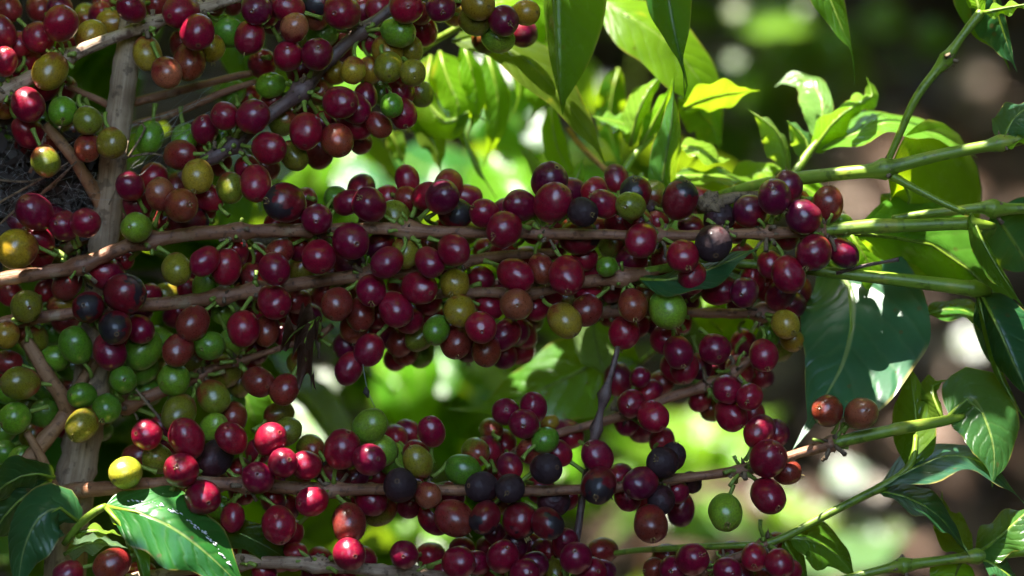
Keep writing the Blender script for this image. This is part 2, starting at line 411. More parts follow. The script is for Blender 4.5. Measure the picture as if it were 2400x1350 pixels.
def stalk_mesh(k):
    mb = MB(); b = (0.10, -0.12, 0.02)[k]
    pts = [Vector((b * math.sin(PI * t) * 2.2, 0, t)) for t in (0, .25, .5, .75, 1)]
    mb.tube(pts, [1.15, .95, .9, 1.0, 1.35], 6)
    for i, v in enumerate(mb.v):   # tube radii are relative to 1, length to 1: squash afterwards
        ring = min(i // 6, 4); c = pts[ring]; d = v - c; mb.v[i] = c + Vector((d.x * .16, d.y * .16, d.z * 0.0))
    return mb.mesh('stalk', [M_STALK])
STALK = [stalk_mesh(k) for k in range(3)]

PLACED = list()
def collide(p, r, squeeze=0.93):
    for q, s in PLACED:
        if (p - q).length < (r + s) * squeeze: return True
    for q, s in SPHERES:
        if (p - q).length < r * 0.97 + s: return True
    return False

FRUIT = []   # (layer, order, branch, node list, x, y, r, code, flags, depth)
PAT = re.compile(r'(-?\d+),(-?\d+),(\d+)([A-Z])(\d)([a-z]*)')
def fruit(branch, nodes, d0, text):
    for t in text.split():
        g = PAT.fullmatch(t)
        if not g: raise ValueError(t)
        FRUIT.append((int(g[5]), len(FRUIT), branch, nodes, int(g[1]), int(g[2]), int(g[3]), g[4], g[6], d0))

def fillers():
    base = list(FRUIT); add = []
    for t in base:
        if t[0] > 1: continue
        for _ in range(3):
            a = rnd.uniform(0, 2 * PI); q = rnd.uniform(42, 66); x, y = t[4] + q * math.cos(a), t[5] + q * math.sin(a)
            near = sorted(math.hypot(x - f[4], y - f[5]) for f in base)[:5]
            if near[0] < 31 or near[2] > 70 or any(math.hypot(x - f[4], y - f[5]) < 40 for f in add): continue
            code = {'R': 'RPPB', 'P': 'PPR', 'D': 'PPR', 'K': 'PPR', 'B': 'BRP', 'O': 'BVR', 'Y': 'VBY', 'V': 'VGB', 'E': 'VG', 'L': 'VG', 'G': 'GGV'}[t[7]]
            add.append((3, t[1] + 9000, t[2], t[3], int(x), int(y), rnd.randint(28, 34), rnd.choice(code), '', t[9])); break
    FRUIT.extend(add)

def build_fruit():
    for layer, order, branch, nodes, x, y, r, code, fl, d0 in sorted(FRUIT, key=lambda t: (t[0], t[1])):
        d = d0 + (-0.011, 0.002, 0.014, 0.026)[layer] + rnd.uniform(-.001, .001)
        for k in range(60):
            if layer == 0: dd = d - 0.001 * k if k < 9 else d + 0.001 * (k - 9)     # front fruit sit in front of the stem
            else: dd = d + 0.001 * k
            p = P(x, y, dd); rr = r * S * (D + dd) / D * 1.03
            if not collide(p, rr * 1.02): break
        PLACED.append((p, rr))
        # hangs on the nearest node: axis runs from the node through the fruit
        nd = min(nodes, key=lambda q: (q - p).length)
        ax = (p - nd)
        if ax.length < 1e-5: ax = Vector((0, -1, -0.3))
        ax.normalize()
        ax = (ax + Vector((rnd.uniform(-.45, .45), rnd.uniform(-.85, .25), rnd.uniform(-.7, .2)))).normalized()
        kind, cols, label = KINDS[code]
        c = rnd.choice(cols); j = rnd.uniform(0.86, 1.15); c = tuple(x_ * j * rnd.uniform(0.95, 1.05) for x_ in c)
        R = ax.to_track_quat('Z', 'Y').to_matrix().to_4x4() @ Matrix.Rotation(rnd.uniform(0, 2 * PI), 4, 'Z')
        s_ = rr * rnd.uniform(.98, 1.04)
        W = Matrix.Translation(p) @ R @ Matrix.Scale(s_, 4)
        o = link('cherry', CHERRY[kind, rnd.randrange(8)], branch, W, c)
        if label: o['label'] = label
        if 'c' in fl or rnd.random() < (0.55 if x > 1350 else 0.16):
            link('calyx', CALYX[rnd.randrange(4)], o, W @ Matrix.Translation((0, 0, 1.09)))
        # stalk
        b = p - ax * s_ * 1.05
        v = nd - b
        if v.length < 1e-4: v = Vector((0, 0, .005))
        ln = min(v.length, 0.009)
        q = (v.normalized() * 0.6 - ax * 0.7).normalized() if v.length > 0.02 else v.normalized()
        Ws = Matrix.Translation(b - q * 0.0006) @ q.to_track_quat('Z', 'Y').to_matrix().to_4x4() @ Matrix.Diagonal((0.0060, 0.0060, max(ln, 0.004), 1))
        link('stalk', STALK[rnd.randrange(3)], o, Ws)
        if 'l' in fl:
            LIT.append(p + (SUN + Vector((rnd.uniform(-.1, .1), -0.25, 0))).normalized() * rr)
        else:
            SHADE.append(p + Vector((0, -0.2, 1)).normalized() * rr); SHADE.append(p + Vector((-0.75, -0.3, 0.45)).normalized() * rr); SHADE.append(p + Vector((0.6, -0.35, 0.6)).normalized() * rr)

def node_tuft(branch, q, d_r, green=True, n=7):
    sz = 1.0 if green else 0.55
    """collar of husky bracts and left-over fruit stalks where leaves and fruit join the stem"""
    mb = MB()
    for k in range(n):
        a = Vector((rnd.uniform(-1, 1), rnd.uniform(-1, .4), rnd.uniform(-1, 1))).normalized()
        l_ = rnd.uniform(0.003, 0.0075) * sz; st = q + a * d_r * 0.7
        e = st + a * l_ + Vector((rnd.uniform(-.002, .002), 0, rnd.uniform(-.002, .002)))
        r0 = rnd.uniform(0.0006, 0.0011)
        mb.tube([st, (st + e) / 2 + Vector((rnd.uniform(-.001, .001), 0, rnd.uniform(-.001, .001))), e], [r0, r0 * .9, r0 * 1.1], 6, 1 if (green and rnd.random() < .6) else 0)
    for k in range(5):
        a = Vector((rnd.uniform(-1, 1), rnd.uniform(-1, .3), rnd.uniform(-1, 1))).normalized(); st = q + a * d_r * .9
        e = st + a * rnd.uniform(.002, .004) * sz + Vector((rnd.uniform(-.0015, .0015), 0, rnd.uniform(-.001, .002)))
        mb.tube([st, e], [0.0011, 0.0001], 4, 0)
    link('bracts', local_mesh(mb, q.copy()).mesh('bracts', [M_HUSK, M_STALK]), branch, Matrix.Translation(q))

# ------------------------------------------------------------------ leaves
def prof(t, tip=0.82):
    """half width along a coffee leaf: tapered base, broad middle, long drip tip"""
    a = max(0.0, math.sin(PI * min(1, t / tip) ** 0.82)) ** 0.85 if t < tip else 0.0
    drip = 0.075 * max(0, 1 - t) / (1 - tip + 1e-6) if t > tip * 0.92 else 0.0
    return max(a, min(0.075, drip) if t > tip * .92 else 0.0, 0.0)

def leaf(branch, mids, w1, w2, d1=0.0, d2=0.0, col=(0.05, 0.14, 0.02), m=None, lit=(), dark=(), pet=None, tip=0.88, wave=1.0, name='leaf', curl=0.0, label=None, nu=26, nv=12):
    """mids: (x, y, depth) along the midrib; w1/w2: apparent half widths in pixels (side 1 is up when the leaf runs right,
    right when it runs down); d1/d2: how far (m) those edges lie behind the midrib"""
    sp = spline([(x, y, d, 1) for x, y, d in mids], 1e9 if False else 0.004)
    cum = [0.0]
    for i in range(1, len(sp)): cum.append(cum[-1] + (sp[i][0] - sp[i - 1][0]).length)
    def at(t):
        s = t * cum[-1]
        for i in range(1, len(cum)):
            if cum[i] >= s:
                k = (s - cum[i - 1]) / max(1e-9, cum[i] - cum[i - 1]); return sp[i - 1][0].lerp(sp[i][0], k)
        return sp[-1][0].copy()
    mb = MB(); ph1, ph2 = rnd.uniform(0, 6), rnd.uniform(0, 6); fr = rnd.uniform(2.2, 3.4)
    grid = []
    for i in range(nu + 1):
        t = i / nu; c = at(t); tg = at(min(1, t + .02)) - at(max(0, t - .02))
        pr = Vector((tg.z, 0, -tg.x))       # in the picture plane; up when the leaf runs right
        pr = Vector((-tg.z, 0, tg.x))
        if pr.length < 1e-9: pr = Vector((0, 0, 1))
        pr.normalize(); pf = prof(t, tip); row = []
        f = (D + c.y) / D
        for j in range(nv + 1):
            v = -1 + 2 * j / nv; a = abs(v)
            wd, dp = (w1, d1) if v > 0 else (w2, d2)
            ph = ph1 if v > 0 else ph2
            rip = wave * 0.0016 * math.sin(fr * 2 * PI * t + ph) * a ** 2 * min(1, pf * 2)
            q = c + pr * (wd * S * f * pf * a * (1 if v > 0 else -1)) + Vector((0, dp * pf * a ** 1.25 + rip + curl * a * a * pf, rip * 0.8))
            row.append(q)
        grid.append(row)
    for row in grid: mb.v.extend(row)
    W_ = nv + 1
    for i in range(nu):
        for j in range(nv):
            mb.f.append((i * W_ + j, (i + 1) * W_ + j, (i + 1) * W_ + j + 1, i * W_ + j + 1))
            mb.uv.append([(i / nu, j / nv), ((i + 1) / nu, j / nv), ((i + 1) / nu, (j + 1) / nv), (i / nu, (j + 1) / nv)]); mb.mi.append(0)
    # petiole and raised midrib underneath
    pts = ([P(*pet), ] if pet else []) + [at(t) + Vector((0, 0.0004, 0)) for t in (0, .2, .4, .6, .8, .95)]
    rr = ([0.0011] if pet else []) + [0.0010, .0008, .0006, .00045, .0003, .0002]
    mb.tube(pts, rr, 5, 1)
    o0 = grid[0][nv // 2].copy()
    o = link(name, local_mesh(mb, o0).mesh(name, [m or M_LEAF, M_GREEN]), branch, Matrix.Translation(o0), tuple(c_ * rnd.uniform(.92, 1.08) for c_ in col))
    if label: o['label'] = label
    for t, v in lit:
        i = min(nu, int(t * nu)); j = int((v + 1) / 2 * nv); LIT.append(grid[i][j] if False else Vector(grid[i][j]))
    for t, v in dark:
        i = min(nu, int(t * nu)); j = int((v + 1) / 2 * nv); SHADE.append(Vector(grid[i][j]))
    return o, grid

LITALL = [(t, v) for t in (.2, .4, .6, .8) for v in (-.6, 0, .6)]
DARKALL = [(t, v) for t in (.15, .35, .55, .75) for v in (-.6, 0, .6)]
C_DARK = (0.022, 0.085, 0.026); C_MID = (0.045, 0.15, 0.018); C_YG = (0.16, 0.33, 0.012); C_PALE = (0.18, 0.34, 0.03); C_OLIVE = (0.075, 0.13, 0.012)

# ================================================================== the setting: hillside
def bank_h(x, y):
    t = max(0.0, y - 0.62)
    h = min(t * 0.93, 4.2 + t * 0.12)
    return h + 0.05 * mnoise.noise(Vector((x * 1.3, y * 1.3, 0))) * min(1, t * 3 + .2) + 0.018 * mnoise.noise(Vector((x * 6, y * 6, 4)))
xs = [-120, -60, -30, -15, -8, -5] + [-3.5 + .07 * i for i in range(101)] + [5, 8, 15, 30, 60, 120]
ys = [-120, -60, -30, -15, -8, -5, -3, -2, -1, -.4, 0, .3] + [.5 + .06 * i for i in range(70)] + [5.2, 6.5, 9, 15, 30, 60, 120]
gm = bpy.data.meshes.new('ground')
gm.from_pydata([(x, y, bank_h(x, y)) for y in ys for x in xs], [], [(j * len(xs) + i, j * len(xs) + i + 1, (j + 1) * len(xs) + i + 1, (j + 1) * len(xs) + i) for j in range(len(ys) - 1) for i in range(len(xs) - 1)])
gm.materials.append(M_SOIL); gm.polygons.foreach_set('use_smooth', [True] * len(gm.polygons))
link('ground', gm, kind='structure', label='dark leaf-strewn soil bank rising behind the coffee plants')

def blade(mb, c, u, v, ln, wd, bend, mi=0):
    """a small curved leaf for litter and the added leaf dome: 6 quads"""
    n = u.cross(v); rows = []
    for i in range(4):
        t = i / 3; pf = (0.12, .95, .8, .04)[i]
        m = c + u * ln * (t - .5) + n * bend * math.sin(PI * t)
        rows.append((m - v * wd * pf + n * bend * .5, m, m + v * wd * pf + n * bend * .5))
    b = len(mb.v)
    for r_ in rows: mb.v.extend(r_)
    for i in range(3):
        for j in range(2):
            mb.f.append((b + i * 3 + j, b + i * 3 + j + 1, b + (i + 1) * 3 + j + 1, b + (i + 1) * 3 + j))
            mb.uv.append([(i / 3, j / 2), (i / 3, (j + 1) / 2), ((i + 1) / 3, (j + 1) / 2), ((i + 1) / 3, j / 2)]); mb.mi.append(mi)

def frame_of(r, nrm, spread):
    n = (nrm + Vector((r.gauss(0, spread), r.gauss(0, spread), r.gauss(0, spread)))).normalized()
    u = n.cross(Vector((r.gauss(0, 1), r.gauss(0, 1), r.gauss(0, 1)))).normalized()
    return u, n.cross(u)

M_LIT1 = stem_mat('brown_litter', (0.09, 0.048, 0.026), (0.20, 0.115, 0.07), (0.08, 0.05, 0.04), .2, 0.55)
M_LIT2 = stem_mat('pale_litter', (0.26, 0.18, 0.13), (0.40, 0.30, 0.23), (0.25, 0.17, 0.12), .2, 0.45)
mb = MB()
for k in range(3400):
    x = rnd.uniform(-1.1, 1.3); y = rnd.uniform(1.2, 3.0)
    h = bank_h(x, y); u, v = frame_of(rnd, Vector((0, -.65, .75)), .4)
    blade(mb, Vector((x, y, h + rnd.uniform(.0, .03))), u, v, rnd.uniform(.05, .12), rnd.uniform(.012, .028), rnd.uniform(-.015, .025), 0 if rnd.random() < .72 else 1)
link('leaf_litter', mb.mesh('leaf_litter', [M_LIT1, M_LIT2]), kind='stuff', label='brown fallen leaves covering the bank behind the coffee plants', category='leaf litter')

# ================================================================== trunk and twigs at the left
trunk = thing('coffee_tree', 'pale brown fissured upright coffee trunk leaning behind the berries at the far left', 'coffee tree', P(190, 1160, .03))
stem(trunk, [(318, -60, .022, 27), (303, 90, .022, 29), (282, 250, .022, 32), (258, 440, .024, 33), (238, 620, .028, 36), (222, 800, .031, 40), (205, 960, .03, 46), (180, 1100, .03, 46), (168, 1180, .03, 48), (150, 1420, .03, 52), (60, 3600, .03, 62), (40, 7400, .03, 72)], M_BARK, 'trunk', seg=20, bump=0.16, nodes=[(282, 250, .034), (250, 500, .033), (172, 1165, .03)], swell=.14)
for pts in ([(105, 292, .012, 12), (168, 365, .014, 15), (215, 440, .02, 17), (250, 505, .026, 19)],
            [(60, 795, .012, 14), (105, 870, .012, 17), (150, 940, .016, 18), (166, 985, .022, 20)],
            [(225, 845, .02, 11), (185, 905, .02, 14), (150, 975, .018, 17), (105, 1030, .016, 19), (55, 1095, .016, 20)],
            [(62, 1012, .01, 9), (95, 1070, .012, 11), (130, 1150, .016, 13)],
            [(310, 240, .034, 13), (400, 218, .034, 13), (500, 190, .032, 12), (590, 172, .03, 10)],
            [(312, 292, .034, 9), (420, 262, .03, 11), (520, 220, .028, 11), (600, 190, .03, 8)],
            [(160, 205, .03, 9), (215, 228, .03, 10), (262, 250, .034, 12)],
            [(150, 590, .026, 12), (215, 545, .028, 16), (290, 500, .03, 17)]):
    stem(trunk, pts, M_TAN if pts[0][0] < 240 and pts[0][1] != 205 else M_BROWN, 'twig')
LIT += [P(285, 210, .016), P(275, 300, .016), P(300, 170, .016), P(262, 380, .016), P(290, 250, .016), P(250, 430, .016), P(175, 1050, .024), P(165, 1100, .024)]
SHADE += [P(303, 110, .02), P(305, 60, .02), P(315, 140, .02)]

# ================================================================== fruiting branches
def branch(name_label, pts, m, nodes, gtip=None, d_r=.003, bump=.20):
    b = thing('coffee_branch', name_label, 'coffee branch', P(*pts[0][:3]), 'coffee branches hung with cherries')
    o, sp = stem(b, pts, m, 'stem', nodes, bump=bump)
    if gtip: stem(b, gtip, M_GREEN, 'green_tip', bump=.04)
    nv = [P(*n) for n in nodes]
    for q in nv: node_tuft(b, q, d_r)
    return b, nv

# --- top-left branch
b1, n1 = branch('grey barked branch slanting up across the trunk at the top left with dark red cherries',
    [(-60, 250, .004, 21), (0, 222, .004, 20), (90, 172, .006, 20), (170, 128, .008, 19), (270, 86, .010, 18), (380, 46, .012, 17), (470, 20, .012, 16), (600, -20, .012, 15)], M_GREY,
    [(20, 210, .004), (150, 140, .007), (345, 58, .011), (470, 20, .012), (590, -15, .012)])
fruit(b1, n1, .008, '143,55,41R0 5,75,32R1 45,105,30R1 90,88,36R1 10,145,31R0 60,145,36R1 118,167,38Y0 108,208,28R2 65,245,40R0 147,260,34G0 205,282,33V0 205,345,32B0 262,335,36V0 65,308,34R1 105,335,30B2 107,377,34V0 12,252,27Y2 308,20,32R0 213,85,36Y1 265,55,36Y1 425,27,41R0 463,75,42R0 345,125,35Y1 390,170,36O0 443,145,39B0 495,112,33Y1 537,75,34G2 585,88,37R0 602,22,36P0 500,8,30R1 140,18,30P2 20,20,30B2 350,322,33G2 432,325,30G2 235,30,28P2 160,110,28R2 40,190,26R2 350,60,26P2')
LIT += [P(30, 195, -.004), P(95, 150, -.002), P(215, 95, .0), P(170, 112, .0)]

# --- upper-middle branch running up to the right
b2, n2 = branch('dusky purple branch rising diagonally through the upper cluster of olive and red cherries',
    [(420, 415, .010, 14), (500, 365, .010, 17), (545, 338, .010, 19), (620, 282, .010, 20), (705, 216, .010, 22), (760, 150, .012, 19), (830, 85, .014, 18), (905, 30, .016, 17), (980, -40, .02, 16)], M_PURPLE,
    [(500, 360, .010), (545, 338, .010), (708, 214, .010), (845, 72, .014), (940, 0, .018)])
fruit(b2, n2, .008, '527,272,34R0 592,273,40R0 480,305,31R1l 423,363,35B1 463,413,39Y0 540,440,33V1 545,215,31G2 600,430,37R0 615,25,36P0 675,18,34R0 690,65,34O0 748,8,32D1 740,42,30O1 802,28,42R0 890,20,33R1 953,18,40R0 1033,18,35P0 1120,10,37Y0 1112,48,35V0 1180,48,36P0 1167,90,34E1 1232,30,31Y1 755,78,35G2 933,75,36G0 867,90,33R1 675,132,36R0 743,128,38R0 827,165,31Y1 785,170,28Y2 867,165,30Y2l 907,120,34Y1 910,157,36V0 967,170,31V0 963,113,28V1 937,212,32R1 797,240,40R0 830,252,36R1 857,225,28P1 918,247,29Gl0 945,265,34R0 835,292,35R1 887,293,27B1 717,307,39R0 790,328,37B0 630,347,38R0 688,365,31V1 750,215,33V2 665,285,32V2 635,200,30G2 580,395,30R2 520,320,26G2 700,165,30P2 1060,-10,30R1 985,30,28B2 885,60,28V2 760,290,28P2 640,240,28B2'.replace('Gl0', 'G0l'))

# --- main middle branch
b3, n3 = branch('long horizontal branch crowded with dark red cherries across the middle, green at its right end',
    [(-60, 672, .004, 20), (0, 655, .004, 21), (95, 640, .004, 21), (190, 622, .003, 21), (300, 577, .002, 20), (390, 558, .001, 20), (480, 548, 0, 21), (620, 540, 0, 20), (760, 540, 0, 18), (900, 537, 0, 18), (960, 540, 0, 20), (1150, 544, 0, 17), (1300, 548, 0, 16), (1420, 548, 0, 15), (1540, 553, 0, 15), (1700, 550, 0, 15), (1800, 548, 0, 16), (1935, 540, 0, 17)], M_BROWN,
    [(185, 622, .003), (350, 565, .002), (560, 543, 0), (745, 540, 0), (955, 540, 0), (1275, 547, 0), (1545, 552, 0), (1690, 550, 0), (1800, 548, 0), (1935, 540, 0)],
    gtip=[(1925, 540, 0, 15), (1985, 535, 0, 19), (2040, 530, 0, 20), (2055, 530, 0, 22), (2140, 528, 0, 18), (2250, 524, 0, 18), (2275, 524, 0, 20), (2330, 530, .004, 9)])
fruit(b3, n3, .002, '82,498,41R0l 153,530,35R0 200,523,34R0 40,583,45Y0 93,560,33R1 97,602,28R2 135,600,24V2 305,437,33R0 323,483,33R1 320,533,35E0 375,455,35O0 425,482,39B0 440,523,44D0 485,463,33R1 227,590,30R2 247,640,39R1 157,667,33B2 377,460,28B2 668,475,45D0 743,513,37R0 787,463,28G2 815,475,30R1 866,480,41R0 925,508,36V1 955,467,30B1 975,483,28B2 1000,460,31R1 1037,462,39P0 1067,500,35D1 1135,500,35R0 1182,537,41R0 822,565,42R0 747,602,40R0 643,630,37R0 655,590,30B1 700,580,30P2 707,630,30V2 817,615,34P2 890,575,32P2 907,615,35R0 950,590,33V1 1007,615,34R0 1063,585,37R0 413,630,34V0 480,612,33R0 530,625,38R0 553,590,30P1 593,650,34B0 483,668,30E2 443,680,28R2 290,610,24R2 1287,425,41P1 1295,475,43R0 1220,482,38R0 1365,497,35K0 1392,447,30Rc1 1415,478,32Rc0 1490,452,39D1c 1478,482,34V0 1495,517,32Pc1 1540,522,30P1 1593,468,41D0lc 1520,490,22K2 1685,510,37K1 1757,495,38P1 1357,555,42D0 1503,563,38R0 1672,570,43K0 1370,605,30R1 1328,645,42R0 1270,630,33B1 1380,632,28R2 1480,610,36P1 1435,575,28V2 1560,612,36B1 1600,600,38R0 1623,650,35R0 1845,440,35P1 1815,462,39P0 1883,508,42P0 1940,480,36B1c 1977,592,32P1c 1907,592,41R0 1848,643,39R0 1975,530,29E2 1805,620,32R1 1765,655,31R2 1300,580,32P2 1180,595,32R2 1740,600,30P2 870,520,28P2 1090,545,28V2 600,600,30R2 690,520,28P2 1250,545,28P2 1450,520,28R2 1620,530,26P2 1845,560,28R2'.replace('Rc1', 'R1c').replace('Rc0', 'R0c').replace('Pc1', 'P1c'))
LIT += [P(60, 630, 0), P(130, 618, 0), P(230, 590, 0), P(40, 640, 0), P(500, 530, 0), P(560, 525, 0)]
dead_flower = MB()
for k in range(16):
    a = rnd.uniform(0, 2 * PI); st = P(1665 + rnd.uniform(-20, 20), 478 + rnd.uniform(-15, 15), .004); e = st + Vector((math.cos(a), rnd.uniform(-1, 0.2), math.sin(a))) * rnd.uniform(.003, .007)
    dead_flower.tube([st, (st + e) / 2 + Vector((0, -.001, .001)), e], [.0032, .0024, .0004], 6, 0, True, .4, k)
dead_flower.tube([P(1670, 475, .005), P(1720, 462, .005), P(1790, 455, .008)], [.003, .0024, .0014], 8, 0, True, .3, 2)
link('shrivelled_fruit', local_mesh(dead_flower, P(1665, 478, .004)).mesh('shrivelled_fruit', [M_HUSK]), b3, Matrix.Translation(P(1665, 478, .004)), label='shrivelled dry brown fruit remnant')

# --- second branch, just behind and below
b4, n4 = branch('reddish brown branch sloping gently upward just below the main one, loaded with cherries',
    [(-60, 770, .012, 18), (20, 752, .012, 18), (180, 735, .012, 18), (340, 714, .011, 19), (500, 697, .010, 20), (640, 676, .010, 19), (760, 660, .010, 20), (865, 645, .010, 21), (1000, 625, .012, 16), (1090, 612, .014, 15), (1180, 600, .018, 15), (1300, 590, .022, 12)], M_BROWN,
    [(60, 748, .012), (215, 730, .012), (520, 694, .010), (600, 682, .010), (862, 646, .010), (1080, 614, .014)])
fruit(b4, n4, .012, '293,688,47D0 207,720,37D0 62,718,39V0 145,715,30Y2 270,767,39D0 327,772,34R1 257,825,40R0 15,785,31Y0 75,790,35V1 155,755,30O2 522,733,27E2 570,770,39R0 453,757,37B0 418,820,36B0 548,800,32E2 575,690,30R1l 1067,665,35Y0 1127,655,31R1 982,675,39R0 1005,705,34R1 870,680,37R0l 790,713,37B0 845,735,34B1 927,725,37R0 957,747,34R0 643,707,39R0 697,705,30O2 610,665,28B2 830,765,34B2 885,740,30R2 625,775,31B1 665,785,27R1 600,760,32R1 1208,645,37R0 1180,560,30P2 350,690,26R2 480,720,26P2 720,740,32P2 760,690,30B2 25,690,30R2 390,690,28V2 110,680,28P2'.replace('  ', ' '))

# --- third branch with the bright green fruit hanging from it
b5, n5 = branch('short knobbly brown branch holding orange, yellow and one pale green cherry',
    [(960, 695, .022, 14), (1060, 688, .02, 15), (1150, 686, .018, 15), (1235, 684, .016, 16), (1330, 668, .012, 16), (1400, 657, .008, 18), (1455, 648, .006, 22), (1500, 640, .007, 18), (1540, 632, .010, 14)], M_BROWN,
    [(1085, 687, .02), (1240, 683, .016), (1455, 648, .006)], gtip=[(1510, 637, .007, 12), (1640, 618, .016, 13), (1780, 620, .016, 13), (1960, 640, .012, 16), (2100, 655, .010, 19), (2260, 674, .010, 22), (2280, 676, .010, 26), (2320, 684, .012, 12)])
fruit(b5, n5, .010, '1077,728,36Y0 1023,773,31G0 1147,715,30R1 1127,767,37R0 1068,800,36B0 1010,740,30R2 985,790,30V2 865,820,35R1 818,863,34R1 940,800,33B2 950,825,30B2 928,840,30R2 1140,820,34B1 1183,785,34R1 1205,775,36P1 1225,782,31R2 1210,713,38O0 1255,720,32R2 1323,750,37Y0c 1375,727,36B0c 1378,690,28R1 1423,625,24G0 1435,700,32V2 1483,715,36B0c 1565,725,43E0c 1463,780,37R1 1493,760,30R2 1600,700,34P2 1430,680,30P2 1290,690,28R2 1515,690,28V2 1090,770,28R2'.replace('G0c', 'G0'))

# --- fourth branch behind, right of centre
b6, n6 = branch('thin brown branch behind the pale green cherry, its end clustered with dark purple cherries',
    [(1330, 735, .034, 12), (1410, 728, .03, 13), (1520, 730, .028, 14), (1640, 735, .026, 14), (1760, 734, .026, 16), (1790, 736, .026, 18), (1850, 745, .026, 12)], M_BROWN,
    [(1420, 729, .03), (1580, 732, .027), (1785, 736, .026)])
fruit(b6, n6, .022, '1685,680,35R0 1745,685,36P0 1830,690,32P1 1855,715,30P1 1840,760,34Y0 1855,795,27Y1 1560,795,36R1 1590,825,34R0 1605,860,33R1 1790,832,35R0c 1675,818,37R0 1640,860,28P2 1712,850,28P2 1800,790,26G2 1735,720,26P2 1540,760,28P2')

# --- lower branch across the picture
b7, n7 = branch('lower horizontal branch from the trunk base with mixed red, green and blackened dried cherries',
    [(120, 1165, .022, 24), (180, 1150, .014, 24), (260, 1145, .006, 22), (340, 1135, .002, 20), (430, 1128, 0, 19), (560, 1134, 0, 20), (700, 1148, 0, 19), (900, 1148, 0, 17), (1060, 1152, 0, 16), (1200, 1152, 0, 15), (1320, 1148, 0, 15), (1440, 1143, 0, 14), (1560, 1126, .002, 14), (1690, 1108, .004, 13), (1790, 1092, .004, 14), (1870, 1065, .002, 15), (1955, 1038, 0, 16)], M_BROWN,
    [(430, 1128, 0), (580, 1136, 0), (780, 1150, 0), (980, 1150, 0), (1195, 1152, 0), (1420, 1144, 0), (1560, 1126, .002), (1740, 1100, .004), (1950, 1040, 0)],
    gtip=[(1948, 1040, 0, 14), (2010, 1025, 0, 18), (2085, 1010, 0, 16), (2100, 1006, 0, 18), (2220, 985, .004, 14), (2260, 975, .006, 8)])
fruit(b7, n7, .002, '345,1018,37R0 370,1075,34V1 438,1028,42R0 425,1102,41R0 503,1075,40K1 543,1027,35R0 500,1002,31E2l 475,1165,40R0l 295,1108,38L0l 633,1030,37R0 672,1012,32V1 728,1050,32V2 802,1053,43R0 865,1077,37R0l 867,998,39E1 893,1055,38E1 922,1078,36E2 925,1025,30P2 1012,1012,32R1 980,1083,34V0 975,1060,30R2 1085,1103,38G1 1115,1060,33V1 1145,1055,31R2 605,1120,37R0 663,1085,35R0 718,1090,35R0 782,1117,40D0 732,1175,36R0 653,1230,40R0 680,1250,30R2 818,1225,42B0 938,1138,40K0 1003,1160,30O0 1130,1142,37K0 1195,1145,35K0 870,1170,36R1 890,1195,36V2 1065,1215,43B0 1018,1215,36R2 1137,1213,35D0 1218,1220,41D0 1195,1093,29P1 1278,1032,30G1 1243,1055,30O1 1308,1062,30R1 1280,1098,36K0 1400,1070,37R0lc 1403,1137,43D0 1297,1175,36K1 1283,1227,37D0 1553,1085,37K0c 1578,1070,30K1 1502,1132,37P0 1550,1172,34K0 1585,1150,29R1 1470,1165,29R1 1525,1228,40B0c 1700,1200,41E0 1780,1012,37P1 1815,1017,34P1 1800,1075,43R0 1843,1105,31B1c 1800,1162,39R0 1940,963,37B0 2018,970,38O0 545,1213,28R1 515,1190,28E2 1170,1180,26Y2 960,1185,28R2 1330,1170,26P2 640,1170,30P2 560,1100,28P2 830,1120,28P2 1060,1160,28R2 700,1120,28V2')
LIT += [P(330, 1110, -.004), P(350, 1112, -.004), P(370, 1110, -.004), P(385, 1108, -.004), P(310, 1116, -.004), P(1215, 1135, 0), P(1240, 1135, 0), P(1920, 1035, 0)]

# --- cluster standing above it
b7b, n7b = branch('slim brown branch climbing right behind the grey twig with glossy wine red clusters',
    [(1180, 1075, .03, 8), (1240, 1040, .03, 10), (1300, 1018, .03, 12), (1440, 980, .028, 13), (1560, 936, .028, 14), (1650, 905, .028, 15), (1720, 870, .028, 13), (1790, 820, .03, 11)], M_BROWN,
    [(1235, 1042, .03), (1470, 970, .028), (1660, 900, .028), (1720, 870, .028)])
fruit(b7b, n7b, .024, '1185,965,33R0l 1250,955,33R0l 1228,993,35R0 1288,992,18Y2l 1500,885,25R1 1522,920,29R1 1480,945,34R0 1530,975,36R0 1467,990,28R1 1585,865,32R1 1733,868,34R1 1705,912,34R0l 1757,930,31R0 1713,972,36R0 1640,938,27R2 1668,960,28V2 1690,870,28P2 1650,885,28P2 1500,905,24P2')

# --- lower left branch of green fruit
b8, n8 = branch('branch low at the left carrying a mass of hard green unripe cherries',
    [(190, 1010, .032, 20), (265, 965, .026, 20), (340, 932, .022, 19), (430, 898, .022, 16), (500, 862, .022, 12), (570, 842, .020, 10), (650, 818, .016, 9), (740, 790, .012, 9), (780, 760, .012, 8)], M_BROWN,
    [(300, 948, .024), (470, 880, .022), (560, 845, .020), (740, 790, .012)])
fruit(b8, n8, .016, '177,810,39G0 130,840,31G1 335,820,41G1 493,810,35G0 48,898,38V0 35,980,38G0 193,927,31G0 250,957,34G0 288,890,33G0 193,995,37V0 103,968,31G2 420,968,40V0 408,890,38G0 335,865,36G1 170,860,34G1 225,890,30G2 425,935,31G2 525,870,40V1 500,930,36V1 605,895,36B0 667,913,33B0 48,1072,26G1 10,1060,28G1 147,1003,22R2 375,800,32G2 560,900,28V2 20,850,30B1 90,830,30G2 260,850,30G2 110,910,32G2 20,920,30G2 350,920,30G2 460,850,30V2 585,870,30R2 10,1010,28G2 75,1020,28V2 240,1010,24G2 380,1000,26P2 700,850,28V2')

